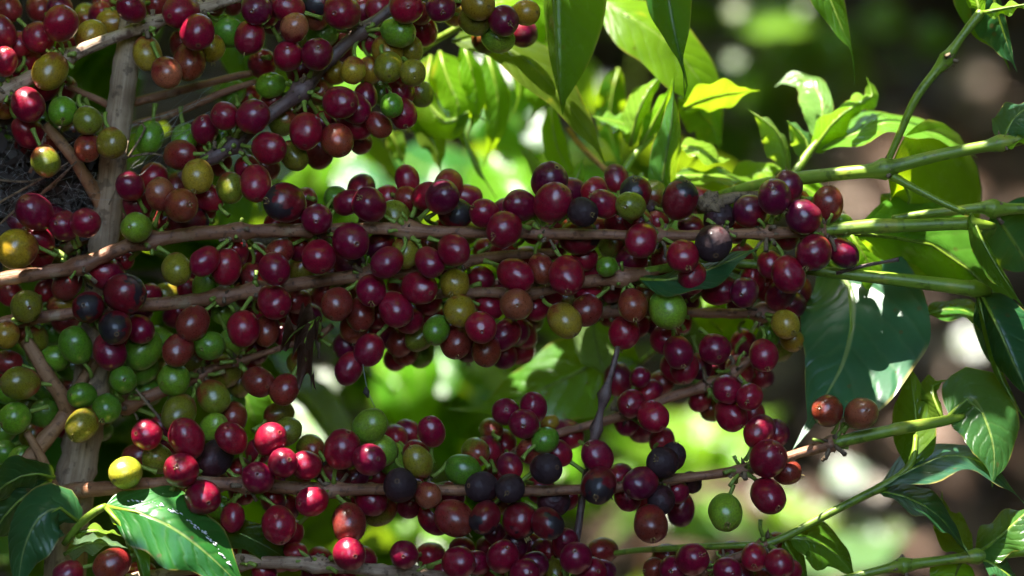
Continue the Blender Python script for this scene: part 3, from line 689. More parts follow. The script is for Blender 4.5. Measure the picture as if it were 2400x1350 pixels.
# --- bottom edge
b9, n9 = branch('roughened grey branch along the bottom edge with cherries mostly cut off by the frame',
    [(230, 1370, .006, 17), (420, 1335, .006, 17), (560, 1318, .004, 18), (700, 1322, .002, 19), (820, 1334, .002, 18), (980, 1348, .004, 17), (1120, 1366, .008, 16), (1300, 1385, .012, 14), (1480, 1390, .014, 12)], M_GREY,
    [(560, 1318, .004), (745, 1326, .002), (960, 1346, .004), (1200, 1374, .010), (1330, 1386, .012)])
fruit(b9, n9, .004, '160,1345,31R0 263,1322,37B0 818,1298,39R0l 805,1345,28R1 947,1300,34R0 1075,1318,37R0 1118,1320,30R1 1178,1305,38R0 1045,1345,31R1 690,1305,34R1 650,1310,31R1 560,1310,27R2 1325,1275,32R1 1350,1308,37R0 1205,1280,31P1 1250,1325,32P1 1230,1345,36R0 1385,1340,36R0 1410,1340,30P1 1300,1345,34V1 330,1345,30R1 440,1345,30P1 1165,1345,32R1 620,1345,28P1 500,1300,26P2 740,1345,30R2 1160,1250,26P2 1280,1290,30P2 890,1350,28R2')
LIT += [P(740, 1310, 0), P(760, 1312, 0), P(720, 1308, 0)]
b10, n10 = branch('leafy green shoot rising from the bottom right with glossy dark red cherries at its base',
    [(1480, 1390, .012, 12), (1600, 1360, .010, 12), (1720, 1310, .008, 13), (1800, 1272, .006, 14)], M_BROWN,
    [(1600, 1360, .010), (1700, 1318, .008), (1795, 1274, .006)],
    gtip=[(1790, 1276, .006, 12), (1840, 1258, .006, 11), (1950, 1200, .004, 11), (2045, 1152, .003, 12), (2060, 1145, .003, 14), (2110, 1115, .004, 12), (2140, 1075, .006, 9), (2146, 1020, .01, 6)])
fruit(b10, n10, .004, '1622,1312,38R0 1580,1335,35R0c 1535,1335,28B1 1650,1345,32R0 1705,1338,34R0 1767,1305,31R0 1827,1320,34R0 1855,1335,24R1 1545,1360,30R1 1740,1352,28P1')
fruit(b7, n7, .002, '1620,1130,24K2')

# petioles that loop out of that shoot
mbp = MB(); sp = spline([(1400, 1302, .03, 6), (1490, 1290, .024, 7), (1600, 1284, .016, 8), (1680, 1280, .010, 8), (1800, 1276, .006, 8)])
mbp.tube([p for p, r in sp], [r for p, r in sp], 8)
link('petiole', local_mesh(mbp, sp[0][0].copy()).mesh('petiole', [M_GREEN]), b10, Matrix.Translation(sp[0][0]))

# thin grey twig crossing in front
tw = thing('thin_twig', 'thin grey jointed twig hanging vertically between the red clusters', 'twig', P(1350, 1270, -.006))
stem(tw, [(1448, 812, -.002, 7), (1440, 850, -.003, 8), (1424, 900, -.004, 9), (1418, 925, -.004, 13), (1408, 960, -.004, 9), (1398, 1005, -.004, 12), (1388, 1050, -.004, 10), (1372, 1120, .010, 10), (1362, 1190, .010, 11), (1350, 1275, .008, 10)], M_PURPLE, 'stem', nodes=[(1418, 925, -.004), (1398, 1005, -.004)], obstacle=False)

# ================================================================== leaves in the picture plane
sh1 = thing('leafy_shoot', 'bright green leafy shoot with two forks standing up at the upper right', 'leafy shoot', P(1690, 470, .03), 'leafy green shoots')
stem(sh1, [(1690, 455, .03, 11), (1780, 432, .022, 15), (1880, 417, .012, 19), (1990, 405, .004, 19), (2072, 396, 0, 20), (2200, 364, -.002, 17), (2345, 336, -.002, 16), (2440, 318, -.002, 15)], M_GREEN, 'stem', nodes=[(2072, 396, 0), (2345, 336, -.002)], bump=.04)
stem(sh1, [(2078, 385, 0, 9), (2108, 315, -.002, 10), (2150, 225, -.004, 12), (2212, 146, -.004, 13), (2218, 138, -.004, 15), (2255, 85, -.004, 11), (2292, 38, -.004, 14), (2300, 25, -.004, 11)], M_GREEN, 'side_shoot', nodes=[(2214, 142, -.004)], bump=.04)
stem(sh1, [(2085, 410, 0, 12), (2150, 445, -.004, 10), (2215, 478, -.006, 9), (2262, 498, -.008, 9)], M_GREEN, 'side_shoot', bump=.04)
for q in ((2076, 396, 0), (2345, 336, -.002), (2214, 142, -.004)): node_tuft(sh1, P(*q), .003, False, 4)
leaf(sh1, [(2300, 30, -.004), (2350, 20, -.006), (2430, 5, -.008)], 14, 16, .006, .002, C_PALE, lit=LITALL)
leaf(sh1, [(2296, 30, -.004), (2290, 0, -.003), (2262, -60, 0)], 20, 26, .004, .004, C_YG, lit=LITALL)
leaf(sh1, [(2320, -60, .004), (2335, 20, .006), (2360, 100, .008), (2385, 172, .01)], 20, 55, .004, .008, C_DARK, M_LEAFD)
leaf(sh1, [(2352, 332, -.002), (2375, 280, -.002), (2440, 230, 0)], 38, 44, .01, -.006, (.03, .10, .05), dark=DARKALL)
leaf(sh1, [(2350, 338, -.002), (2380, 332, -.004), (2440, 300, -.006)], 10, 12, .006, -.004, C_YG)
leaf(sh1, [(2084, 400, .004), (2130, 440, .030), (2118, 540, .036), (2100, 660, .040), (2065, 735, .044)], 190, 62, .022, .008, (.045, .085, .010), None, lit=[(.2, .5)], dark=[(.6, .3), (.5, -.3), (.4, .5), (.4, 0), (.7, 0), (.5, .7)], tip=.93, label='large olive green leaf backlit by the sun')
leaf(sh1, [(1990, 545, .03), (2020, 590, .03), (2045, 640, .032), (2050, 720, .034)], 35, 45, .004, -.004, C_YG, M_LEAFY, lit=LITALL)

# far horizontal green stem at the right
sh2 = thing('leafy_shoot', 'thin green stem crossing behind the main branch tip at the right edge', 'leafy shoot', P(2440, 485, .012), 'leafy green shoots')
stem(sh2, [(2090, 512, .016, 9), (2180, 500, .014, 12), (2310, 486, .012, 15), (2330, 490, .012, 18), (2440, 488, .012, 13)], M_GREEN, 'stem', nodes=[(2325, 489, .012)], bump=.04)
node_tuft(sh2, P(2330, 490, .012), .003, False, 3)
leaf(sh2, [(2330, 500, .012), (2370, 560, .02), (2430, 650, .028)], 150, 90, .012, .012, C_DARK, M_LEAFD, dark=DARKALL)

# leaves on the main branch's green end
leaf(b3, [(2005, 548, .008), (2080, 555, .018), (2200, 580, .026), (2300, 660, .024), (2370, 740, .020), (2410, 800, .018)], 110, 60, .016, .016, (.07, .19, .02), dark=[(.3, 0), (.5, .3), (.7, .3)], tip=.9, label='mid green leaf arching down to the right edge')
leaf(b3, [(2275, 500, 0), (2300, 560, -.004), (2345, 640, -.008), (2410, 735, -.008)], 26, 42, .02, -.012, (.05, .13, .014), dark=[(.4, .3)], lit=[(.5, .8)])
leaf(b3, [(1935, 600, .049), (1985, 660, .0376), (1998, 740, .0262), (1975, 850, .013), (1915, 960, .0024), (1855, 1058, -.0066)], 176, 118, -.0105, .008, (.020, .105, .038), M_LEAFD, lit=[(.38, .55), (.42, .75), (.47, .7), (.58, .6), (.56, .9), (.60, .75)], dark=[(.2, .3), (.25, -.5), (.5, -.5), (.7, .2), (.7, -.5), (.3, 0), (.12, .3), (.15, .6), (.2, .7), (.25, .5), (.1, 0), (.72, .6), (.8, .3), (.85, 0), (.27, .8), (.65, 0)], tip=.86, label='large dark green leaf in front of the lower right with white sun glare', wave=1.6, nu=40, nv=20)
leaf(b5, [(1500, 655, .0), (1590, 655, -.004), (1680, 625, -.004), (1795, 572, .0)], 26, 40, .012, -.008, (.02, .085, .028), M_LEAFD, dark=DARKALL[:6], label='narrow dark green leaf tucked between the cherries')
leaf(b5, [(2300, 690, .012), (2340, 770, .004), (2380, 860, 0), (2430, 960, 0)], 90, 40, .008, .020, (.02, .085, .03), M_LEAFD, dark=DARKALL, label='dark blue green leaf at the right edge')
leaf(b5, [(2290, 690, .012), (2320, 800, .014), (2352, 900, .014), (2420, 1010, .012)], 22, 20, .012, -.01, (.06, .12, .012))
leaf(b5, [(2170, 735, .03), (2250, 725, .03), (2310, 760, .028), (2360, 820, .026)], 28, 24, .012, -.010, C_MID, lit=[(.6, .3), (.7, .5)])

# lower branch's own leaf: half in sun
leaf(b7, [(2225, 975, .006), (2275, 930, .010), (2310, 985, .004), (2330, 1060, -.002), (2325, 1145, -.006)], 88, 78, .008, -.002, (.04, .12, .03), lit=[(.6, 0), (.6, .6), (.75, .3), (.75, -.4), (.55, -.7), (.85, 0), (.66, .3), (.66, -.2)], dark=[(.3, 0), (.35, .5), (.4, -.2), (.2, 0)], tip=.92, label='broad leaf with its lower half whitened by direct sun')
leaf(b7, [(2212, 985, .006), (2195, 950, .008), (2185, 905, .012), (2230, 890, .018)], 26, 14, .006, .004, C_OLIVE)
leaf(b10, [(2138, 1108, .004), (2148, 1000, .012), (2138, 900, .018), (2125, 830, .022)], 46, 44, .014, -.004, (.08, .17, .013), lit=[(.4, .2), (.6, .2), (.5, -.3), (.7, 0)], label='upright olive leaf lit from behind')
leaf(b10, [(2062, 1142, .003), (2140, 1100, .002), (2220, 1068, .004), (2310, 1090, .006), (2420, 1200, .006)], 30, 34, .022, -.020, (.018, .075, .035), M_LEAFD, dark=[(.3, .3), (.5, .4), (.7, .4)], lit=[(.4, -.8), (.6, -.8)])
leaf(b10, [(2058, 1152, .003), (2120, 1165, 0), (2200, 1210, -.002), (2278, 1312, 0)], 40, 26, .020, -.016, (.018, .08, .030), M_LEAFD, dark=DARKALL[:9])
leaf(b10, [(1850, 1262, .006), (1900, 1265, .008), (1960, 1300, .010), (2015, 1365, .012)], 44, 52, .012, -.006, (.06, .18, .014), lit=[(.35, .1), (.5, .4)])
leaf(b10, [(1835, 1266, .010), (1862, 1310, .012), (1900, 1370, .014)], 26, 26, .008, -.006, C_MID)

# bottom right corner shoot
sh3 = thing('leafy_shoot', 'knobbly green stem lying across the bottom right corner with upright leaves', 'leafy shoot', P(1940, 1365, .004), 'leafy green shoots')
stem(sh3, [(1940, 1368, .004, 10), (2030, 1344, .004, 11), (2110, 1326, .004, 14), (2118, 1326, .004, 16), (2220, 1312, .004, 13), (2290, 1304, .004, 15), (2440, 1290, .004, 12)], M_GREEN, 'stem', nodes=[(2113, 1326, .004), (2288, 1304, .004)], bump=.05)
node_tuft(sh3, P(2113, 1326, .004), .003, False, 4)
leaf(sh3, [(2276, 1306, .006), (2240, 1250, .012), (2212, 1200, .016), (2208, 1148, .018)], 44, 40, .004, .010, C_OLIVE, dark=DARKALL[:6])
leaf(sh3, [(2288, 1300, .004), (2330, 1270, 0), (2380, 1225, -.002), (2440, 1170, 0)], 30, 50, .016, -.004, (.05, .14, .025), lit=[(.5, -.6), (.7, -.5)])
leaf(sh3, [(2300, 1312, .002), (2340, 1330, -.002), (2400, 1380, -.002)], 30, 26, .014, -.010, C_DARK, M_LEAFD)
leaf(sh3, [(2255, 1314, .008), (2240, 1345, .010), (2230, 1400, .012)], 50, 60, .004, .004, C_YG)

# upper middle: leaves on the shoot behind the berries
sh4 = thing('leafy_shoot', 'cluster of young sunlit yellow green leaves above the middle of the main branch', 'leafy shoot', P(1420, 470, .05), 'leafy green shoots')
stem(sh4, [(1405, 470, .05, 12), (1445, 425, .052, 12), (1490, 360, .055, 10), (1530, 320, .06, 8)], M_GREEN, 'stem', bump=.04, obstacle=False)
stem(sh4, [(1445, 425, .052, 8), (1400, 380, .062, 7), (1350, 330, .07, 7), (1330, 300, .07, 6)], M_TAN, 'twig', bump=.04, obstacle=False)
leaf(sh4, [(1478, 340, .055), (1492, 270, .05), (1522, 210, .052), (1560, 165, .056)], 34, 26, .012, .012, C_PALE, lit=LITALL, tip=.93)
leaf(sh4, [(1500, 345, .056), (1535, 280, .052), (1570, 210, .05), (1580, 175, .05)], 20, 24, .004, .012, C_YG, lit=LITALL)
leaf(sh4, [(1484, 300, .06), (1440, 285, .058), (1385, 272, .056)], 26, 24, -.014, .010, (.15, .32, .03), lit=LITALL)
leaf(sh4, [(1545, 500, .03), (1552, 420, .026), (1572, 300, .024), (1580, 180, .026)], 36, 36, .004, .012, (.055, .16, .030), dark=[(.5, .3), (.6, -.3), (.7, .2), (.4, .2)], lit=[(.1, 0)], label='slim upright mid green leaf with crisp side veins')
leaf(sh4, [(1600, 255, .06), (1650, 232, .056), (1710, 218, .054), (1782, 212, .056)], 32, 36, -.012, .012, C_PALE, lit=LITALL)
leaf(sh4, [(1595, 345, .05), (1640, 350, .046), (1680, 378, .046), (1712, 372, .05)], 30, 22, .010, -.004, C_PALE, lit=LITALL, tip=.9)
leaf(sh4, [(1590, 230, .07), (1640, 260, .066), (1672, 300, .066), (1688, 360, .07)], 34, 46, .004, .010, (.10, .23, .015), M_LEAFY, lit=[(.5, -.4), (.7, 0), (.6, .2)])
leaf(sh4, [(1560, 415, .04), (1640, 412, .04), (1720, 415, .044), (1800, 440, .05)], 20, 22, .014, -.014, (.15, .30, .02), M_LEAFY, lit=LITALL)
leaf(sh4, [(1700, 460, .06), (1745, 420, .058), (1790, 395, .056), (1850, 400, .056)], 34, 40, .008, -.01, C_YG, M_LEAFY, lit=LITALL)
leaf(sh4, [(1560, 480, .05), (1650, 455, .05), (1740, 448, .052), (1830, 452, .056)], 34, 30, .01, -.008, (.10, .18, .015), M_LEAFY, lit=[(.5, .5)])
leaf(sh4, [(1460, 420, .05), (1510, 430, .05), (1560, 425, .052)], 22, 20, .01, -.01, C_PALE, lit=LITALL)
leaf(sh4, [(1336, 475, .05), (1348, 430, .048), (1368, 365, .05)], 20, 22, .006, .006, C_PALE, lit=LITALL)
leaf(sh4, [(1330, 470, .06), (1260, 395, .064), (1205, 330, .07)], 18, 24, .01, -.01, (.2, .33, .12), lit=[(.7, 0), (.6, 0), (.8, 0)])

sh5 = thing('leafy_shoot', 'pale curled young leaves fanning out below the forked green shoot', 'leafy shoot', P(1840, 450, .04), 'leafy green shoots')
stem(sh5, [(1840, 440, .035, 13), (1880, 380, .04, 13), (1905, 345, .042, 11), (1930, 320, .045, 8)], M_GREEN, 'stem', bump=.04, obstacle=False)
leaf(sh5, [(1912, 330, .046), (1930, 255, .055), (1905, 195, .064), (1860, 178, .068), (1812, 205, .0675)], 56, 26, -.004, .002, (.16, .30, .07), lit=LITALL, tip=.93, label='curled leaf bleached almost white by the sun')
leaf(sh5, [(1905, 355, .042), (1950, 290, .038), (2000, 250, .038), (2035, 240, .04)], 26, 40, .010, .008, C_YG, lit=LITALL, tip=.95)
leaf(sh5, [(1985, 262, .044), (2015, 240, .044), (2045, 225, .046), (2030, 178, .048)], 20, 24, .006, .006, C_PALE, lit=LITALL)
leaf(sh5, [(1915, 355, .044), (1990, 320, .040), (2080, 288, .036), (2180, 310, .038), (2260, 352, .044), (2295, 372, .046)], 36, 30, .022, -.014, (.13, .29, .025), lit=LITALL, tip=.93, label='long arching bright green leaf')
leaf(sh5, [(1850, 400, .05), (1842, 350, .046), (1815, 300, .044), (1752, 256, .046)], 42, 14, .010, .010, (.14, .24, .05), lit=[(.5, .3), (.6, .5), (.3, .3)], tip=.9)
leaf(sh5, [(1900, 370, .045), (1890, 330, .045), (1865, 300, .045), (1840, 280, .046)], 30, 20, .012, .008, (.08, .19, .06), dark=[(.5, 0)])
leaf(sh5, [(1868, 430, .05), (1900, 450, .05), (1950, 480, .05), (1985, 500, .052)], 36, 34, .01, -.006, C_YG, M_LEAFY, lit=LITALL)

# leaves hanging into the top edge, from twigs just above the frame
def hanger(label, sx, sy, d):
    t = thing('leafy_shoot', label, 'leafy shoot', P(sx, sy, d), 'leafy green shoots')
    stem(t, [(sx - 120, sy - 40, d + .01, 11), (sx - 40, sy - 22, d + .004, 11), (sx, sy, d, 10), (sx + 60, sy - 8, d, 9), (sx + 140, sy - 30, d, 8)], M_GREEN, 'stem', bump=.04, obstacle=False)
    return t
h1 = hanger('broad dark olive leaf hanging point down at the top centre, from a twig above', 1330, -210, .02)
leaf(h1, [(1345, -200, .02), (1300, -60, .014), (1300, 60, .012), (1308, 170, .012), (1318, 272, .014)], 128, 22, .012, .020, (.055, .125, .010), dark=[(t, v) for t in (.35, .5, .65, .8) for v in (.1, .5, .8)], tip=.95, wave=.6)
h2 = hanger('narrow dark green leaf with a curled drip tip hanging at the top, right of centre', 1560, -190, .012)
leaf(h2, [(1548, -185, .012), (1560, -60, .008), (1574, 40, .006), (1598, 150, .006), (1610, 200, .008), (1598, 246, .012)], 62, 52, .010, .010, (.024, .085, .018), dark=[(t, v) for t in (.35, .5, .65, .8) for v in (-.4, .1, .5)], tip=.76)
h3 = hanger('two tone leaf with a long thin tip hanging at the top right', 1900, -150, .02)
leaf(h3, [(1890, -145, .02), (1930, -40, .018), (1970, 60, .018), (1998, 125, .02), (2004, 208, .022)], 46, 46, .016, -.004, (.04, .12, .014), dark=[(.5, .3), (.6, .3), (.45, .5)], lit=[(.55, -.5)], tip=.74)
h4 = hanger('folded dark leaves hanging from the very top right corner', 2290, -140, .02)
leaf(h4, [(2290, -130, .02), (2300, -20, .02), (2330, 60, .022), (2368, 168, .026)], 34, 60, .01, .01, (.035, .12, .016), dark=[(.5, -.4)])

sh6 = thing('leafy_shoot', 'yellow green drooping leaves glowing behind the upper cherry cluster', 'leafy shoot', P(960, 130, .06), 'leafy green shoots')
stem(sh6, [(960, 138, .06, 10), (1010, 100, .055, 11), (1060, 72, .05, 10), (1120, 30, .05, 9), (1180, -30, .05, 9)], M_GREEN, 'stem', bump=.05, obstacle=False)
leaf(sh6, [(1060, 95, .052), (1130, 95, .046), (1220, 130, .040), (1310, 220, .038), (1385, 320, .040), (1422, 392, .044)], 62, 50, .024, -.010, (.085, .15, .013), M_LEAFY, lit=[(.1, .5), (.2, .4), (.22, 0), (.3, -.6)], dark=[(.6, .3), (.7, 0), (.5, -.2)], tip=.92, label='long olive leaf arching down behind the hanging one')
leaf(sh6, [(1395, 0, .07), (1460, 30, .062), (1560, 95, .058), (1640, 190, .06), (1680, 290, .066), (1692, 345, .07)], 70, 82, .014, -.004, (.15, .34, .012), M_LEAFY, lit=LITALL + [(.3, -.3), (.5, -.3), (.15, 0), (.3, .3), (.5, .3)], tip=.92, label='large bright green leaf blotched with yellow')
leaf(sh6, [(1030, 120, .07), (1050, 190, .066), (1075, 250, .064), (1060, 330, .07)], 50, 40, .008, .008, C_YG, M_LEAFY, lit=LITALL)
leaf(sh6, [(1010, 130, .075), (1000, 220, .07), (1040, 290, .066), (1100, 260, .066), (1148, 292, .07)], 20, 50, .008, .008, (.12, .25, .02), M_LEAFY, lit=LITALL)
leaf(sh6, [(960, 240, .08), (1000, 300, .076), (1025, 360, .074), (1032, 415, .076)], 36, 34, .008, .004, (.11, .19, .015), M_LEAFY, lit=[(.3, 0), (.5, 0)])
leaf(sh6, [(905, 300, .085), (930, 340, .084), (945, 395, .086)], 24, 20, .004, .004, (.10, .19, .02), M_LEAFY)
leaf(sh6, [(1195, 80, .09), (1215, 160, .085), (1218, 230, .085), (1185, 298, .09)], 26, 22, .004, .01, C_YG, lit=LITALL, tip=.7)
leaf(sh6, [(1210, 60, .10), (1250, 150, .10), (1262, 230, .10), (1240, 290, .105)], 60, 50, .01, .004, (.12, .3, .015), lit=LITALL)
leaf(sh6, [(1060, 240, .08), (1095, 340, .078), (1130, 410, .076), (1170, 475, .074)], 8, 9, .004, .004, C_PALE, lit=LITALL)
leaf(sh6, [(1070, 60, .06), (1130, 20, .06), (1200, 0, .062), (1280, 20, .07)], 40, 30, .01, -.01, C_YG, lit=LITALL)
for pts, w1, w2, c in (([(1085, 100, .07), (1105, 170, .066), (1118, 240, .066), (1096, 325, .07)], 26, 30, (.14, .31, .012)),
                       ([(985, 150, .085), (975, 230, .082), (990, 310, .082), (1030, 385, .086)], 34, 26, (.12, .27, .012)),
                       ([(1140, 120, .09), (1165, 220, .086), (1160, 310, .086), (1130, 400, .09)], 30, 36, (.11, .28, .012)),
                       ([(1290, 250, .08), (1300, 330, .078), (1330, 400, .08), (1372, 452, .084)], 28, 30, (.15, .32, .012)),
                       ([(1450, 160, .10), (1430, 240, .098), (1432, 320, .098), (1460, 400, .10)], 38, 34, (.05, .18, .012)),
                       ([(1640, 200, .09), (1668, 260, .086), (1650, 340, .086), (1610, 400, .09)], 30, 34, (.06, .19, .014))):
    leaf(sh6, pts, w1, w2, .008, -.003, c, M_LEAFY, lit=LITALL[::2])
leaf(sh6, [(1225, -60, .09), (1240, 20, .088), (1250, 110, .09), (1262, 190, .095)], 44, 40, .004, .01, (.14, .32, .015), lit=LITALL)

# mid leaf between the two rows
sh7 = thing('leafy_shoot', 'wide leaf pointing left in the gap below the middle branch, upper half sunlit', 'leafy shoot', P(1490, 860, .036), 'leafy green shoots')
stem(sh7, [(1560, 800, .066, 9), (1525, 830, .066, 9), (1500, 850, .066, 8)], M_GREEN, 'stem', obstacle=False)
leaf(sh7, [(1500, 850, .066), (1430, 838, .066), (1340, 880, .070), (1210, 938, .074), (1120, 958, .080), (1045, 958, .084)], 104, 84, -.004, .0125, (.06, .17, .014), lit=[(.5, -.6), (.4, -.6), (.35, -.9), (.6, -.7), (.3, -.5), (.65, -.5)], dark=[(t, v) for t in (.2, .35, .5) for v in (.2, .5, .8)], tip=.84, label='wide leaf, dark below the midrib and pale above')
leaf(sh7, [(1420, 880, .05), (1395, 800, .055), (1390, 720, .06), (1400, 650, .065)], 50, 46, .004, .004, (.14, .25, .08), lit=LITALL)
sh8 = thing('leafy_shoot', 'yellow edged leaf hanging behind the pale green cherry', 'leafy shoot', P(1640, 690, .07), 'leafy green shoots')
stem(sh8, [(1580, 650, .07, 8), (1620, 672, .07, 8), (1650, 695, .07, 7)], M_GREEN, 'stem', obstacle=False)
leaf(sh8, [(1645, 690, .07), (1690, 720, .068), (1740, 760, .07), (1788, 835, .075)], 50, 46, .01, -.004, C_YG, M_LEAFY, lit=LITALL)
leaf(sh8, [(1640, 692, .08), (1655, 740, .08), (1700, 790, .082), (1722, 840, .085)], 34, 34, .01, -.004, (.1, .22, .02), M_LEAFY)

# lower left leaves
sh9 = thing('leafy_shoot', 'glossy dark leaves spreading at the bottom left below the trunk', 'leafy shoot', P(180, 1245, -.006), 'leafy green shoots')
stem(sh9, [(150, 1275, -.002, 9), (188, 1228, -.006, 11), (225, 1198, -.008, 11), (250, 1186, -.008, 9)], M_GREEN, 'stem', obstacle=False, bump=.04)
lf, grid = leaf(sh9, [(246, 1186, -.008), (320, 1200, -.014), (410, 1240, -.018), (500, 1310, -.018), (590, 1400, -.014)], 74, 84, .012, -.004, (.022, .13, .018), M_LEAFD, lit=[(t, v) for t in (.3, .5, .7) for v in (.4, .55)], tip=.93, label='long glossy green leaf with painted white sun glints')
rz = MB()  # sun glints along the leaf, modelled as tiny white blobs
for c_ in range(13):
    tc_, vc_ = .16 + .052 * c_ + rnd.uniform(-.012, .012), .44 + rnd.gauss(0, .02)
    for k in range(rnd.randint(3, 7)):
        t, v = tc_ + rnd.gauss(0, .013), vc_ + rnd.gauss(0, .03)
        i, j = min(25, int(t * 26)), (v + 1) / 2 * 12; jj = int(j)
        p = grid[i][jj].lerp(grid[i][jj + 1], j - jj).lerp(grid[i + 1][jj].lerp(grid[i + 1][jj + 1], j - jj), t * 26 - i) + Vector((0, -.0002, .0001))
        r_ = rnd.uniform(.0002, .0008) * (1 if rnd.random() < .6 else .5); a_ = Vector((.8, -.1, -.5)).normalized() * rnd.uniform(.8, 2.0)
        rz.tube([p - a_ * r_, p - a_ * r_ * .5, p + a_ * r_ * .4, p + a_ * r_], [r_ * .15, r_ * .55, r_ * .5, r_ * .15], 6, 0, True, .6, k)
rzo = link('water_droplets', local_mesh(rz, lf.matrix_basis.translation + sh9.location).mesh('water_droplets', [M_RESIDUE]), lf, Matrix.Translation(lf.matrix_basis.translation + sh9.location), kind='stuff')
leaf(sh9, [(248, 1190, -.010), (290, 1240, -.014), (325, 1310, -.016), (350, 1400, -.016)], 30, 22, .004, .014, (.045, .17, .018), lit=[(.2, 0), (.4, .3)], tip=.95)
leaf(sh9, [(186, 1226, -.006), (140, 1190, -.010), (90, 1215, -.014), (55, 1290, -.014), (40, 1390, -.012)], 70, 62, .002, .010, (.028, .11, .030), M_LEAFD, dark=DARKALL[:9], tip=.95, label='broad dark leaf with a ragged left margin')
leaf(sh9, [(150, 1300, .004), (200, 1275, .002), (250, 1272, .002), (300, 1285, .004)], 24, 20, .010, -.012, (.12, .2, .1), lit=[(.2, .2), (.3, .2)])
leaf(sh9, [(170, 1252, -.002), (230, 1242, -.003), (290, 1258, 0)], 9, 9, .004, -.004, C_PALE, lit=LITALL)
leaf(sh9, [(128, 1120, -.004), (80, 1108, -.008), (20, 1130, -.010), (-50, 1190, -.010)], 40, 46, .014, -.006, (.02, .07, .018), M_LEAFD, dark=[(.4, -.4), (.6, 0)], lit=[(.1, .2)])
leaf(sh9, [(120, 1125, .002), (60, 1160, 0), (10, 1210, 0), (-40, 1290, 0)], 60, 60, .014, -.004, (.018, .06, .016), M_LEAFD, dark=DARKALL[:6])
leaf(sh9, [(470, 1225, .012), (560, 1250, .008), (640, 1290, .006), (725, 1345, .006)], 36, 34, .012, -.006, (.016, .065, .016), dark=DARKALL[:9])

# ================================================================== dead leaf, web, thread
dl = thing('dead_leaf', 'shrivelled dark brown dead leaf dangling in the gap left of centre', 'dead leaf', P(735, 760, .0))
leaf(dl, [(748, 745, .004), (720, 780, -.004), (715, 830, -.008), (728, 880, -.006), (742, 915, -.002)], 24, 34, -.014, .016, (.07, .032, .016), M_DEAD, wave=7.0, tip=.9, name='crumpled_blade', nu=30, nv=16)
leaf(dl, [(748, 745, .006), (700, 770, .002), (670, 800, 0), (655, 830, .002)], 20, 22, .014, -.012, (.08, .036, .016), M_DEAD, wave=4.0, name='crumpled_blade')

wb = MB()
def fibre(a, b, sag, r, n=6):
    pts = [a.lerp(b, i / n) + Vector((rnd.gauss(0, .0007), rnd.gauss(0, .0007), -sag * math.sin(PI * i / n) + rnd.gauss(0, .0007))) for i in range(n + 1)]
    wb.tube(pts, [r] * (n + 1), 3, 0, False)
for k in range(360):
    a = P(rnd.uniform(-30, 240), rnd.gauss(430, 60), rnd.uniform(.014, .05)); 
    b = a + Vector((rnd.gauss(0, .013), rnd.gauss(0, .006), rnd.gauss(0, .007))); fibre(a, b, rnd.uniform(0, .003), rnd.uniform(.00003, .00009), 5)
for k in range(13):
    a = P(rnd.uniform(270, 330), rnd.uniform(280, 420), .02); b = P(rnd.uniform(420, 560), rnd.uniform(195, 300), .016); fibre(a, b, rnd.uniform(.0, .003), rnd.uniform(.00004, .00012), 8)
link('cobweb', wb.mesh('cobweb', [M_WEB]), kind='stuff', label='grey tangled cobweb spun against the trunk at the left edge', category='cobweb')
db = MB()
for k in range(1500):
    p = P(rnd.uniform(-60, 235), rnd.gauss(445, 65), rnd.uniform(.024, .055)); u, v = frame_of(rnd, Vector((0, -1, 0)), 1.2)
    blade(db, p, u, v, rnd.uniform(.003, .012), rnd.uniform(.001, .004), rnd.uniform(-.002, .002))
link('web_debris', db.mesh('web_debris', [M_DEBRIS]), kind='stuff', label='dark crumbs and dry leaf scraps caught in the cobweb', category='debris')
SHADE += [P(x, y, .02) for x in (20, 80, 140, 200) for y in (340, 400, 460)]
dt = thing('dry_grass', 'bunch of thin dry grass stalks lodged in the cobweb beside the trunk', 'dry grass', P(0, 540, .012))
for pts in ([(-20, 485, .012, 3), (60, 440, .012, 3), (130, 400, .014, 3), (165, 378, .016, 2)], [(-20, 545, .012, 2), (50, 480, .014, 3), (120, 440, .014, 3), (180, 375, .016, 2)], [(100, 450, .008, 3), (140, 415, .008, 3), (180, 378, .010, 2)], [(-20, 420, .02, 3), (70, 425, .02, 3), (150, 395, .02, 2)],
            [(70, 405, .006, 4), (90, 355, .006, 4), (108, 312, .008, 3)], [(300, 370, .012, 3), (340, 300, .014, 3), (320, 285, .016, 2)], [(285, 372, .012, 3), (360, 360, .014, 3), (430, 385, .016, 2)], [(10, 560, .014, 3), (60, 530, .014, 3), (30, 500, .016, 3)],
            [(318, 912, .006, 3), (345, 945, .006, 4), (382, 990, .006, 4)], [(255, 480, .012, 2), (285, 410, .012, 2), (300, 330, .014, 2)]):
    stem(dt, pts, M_HUSK, 'stalk', seg=5, obstacle=False)
th = thing('spider_thread', 'single hanging silk thread with a dark speck caught in it', 'spider thread', P(850, 855, .01))
stem(th, [(850, 850, .01, 1), (858, 900, .01, 1), (868, 930, .01, 1), (882, 962, .014, 1)], M_WEB, 'silk', seg=4, obstacle=False)
sb = MB(); sb.tube([P(858, 908, .010), P(860, 918, .009), P(863, 932, .010)], [.0006, .0014, .0004], 7, 0, True, .5); link('speck', local_mesh(sb, P(860, 920, .01)).mesh('speck', [M_DEBRIS]), th, Matrix.Translation(P(860, 920, .01)))
ts = thing('dry_twiglet', 'short bare dark twig with a pale cut tip above the big leaf', 'twig', P(1975, 640, .008))
stem(ts, [(1960, 640, .010, 6), (2020, 622, .008, 6), (2070, 612, .006, 5), (2106, 605, .004, 7)], M_PURPLE, 'stem', seg=7, obstacle=False)

fillers(); build_fruit()

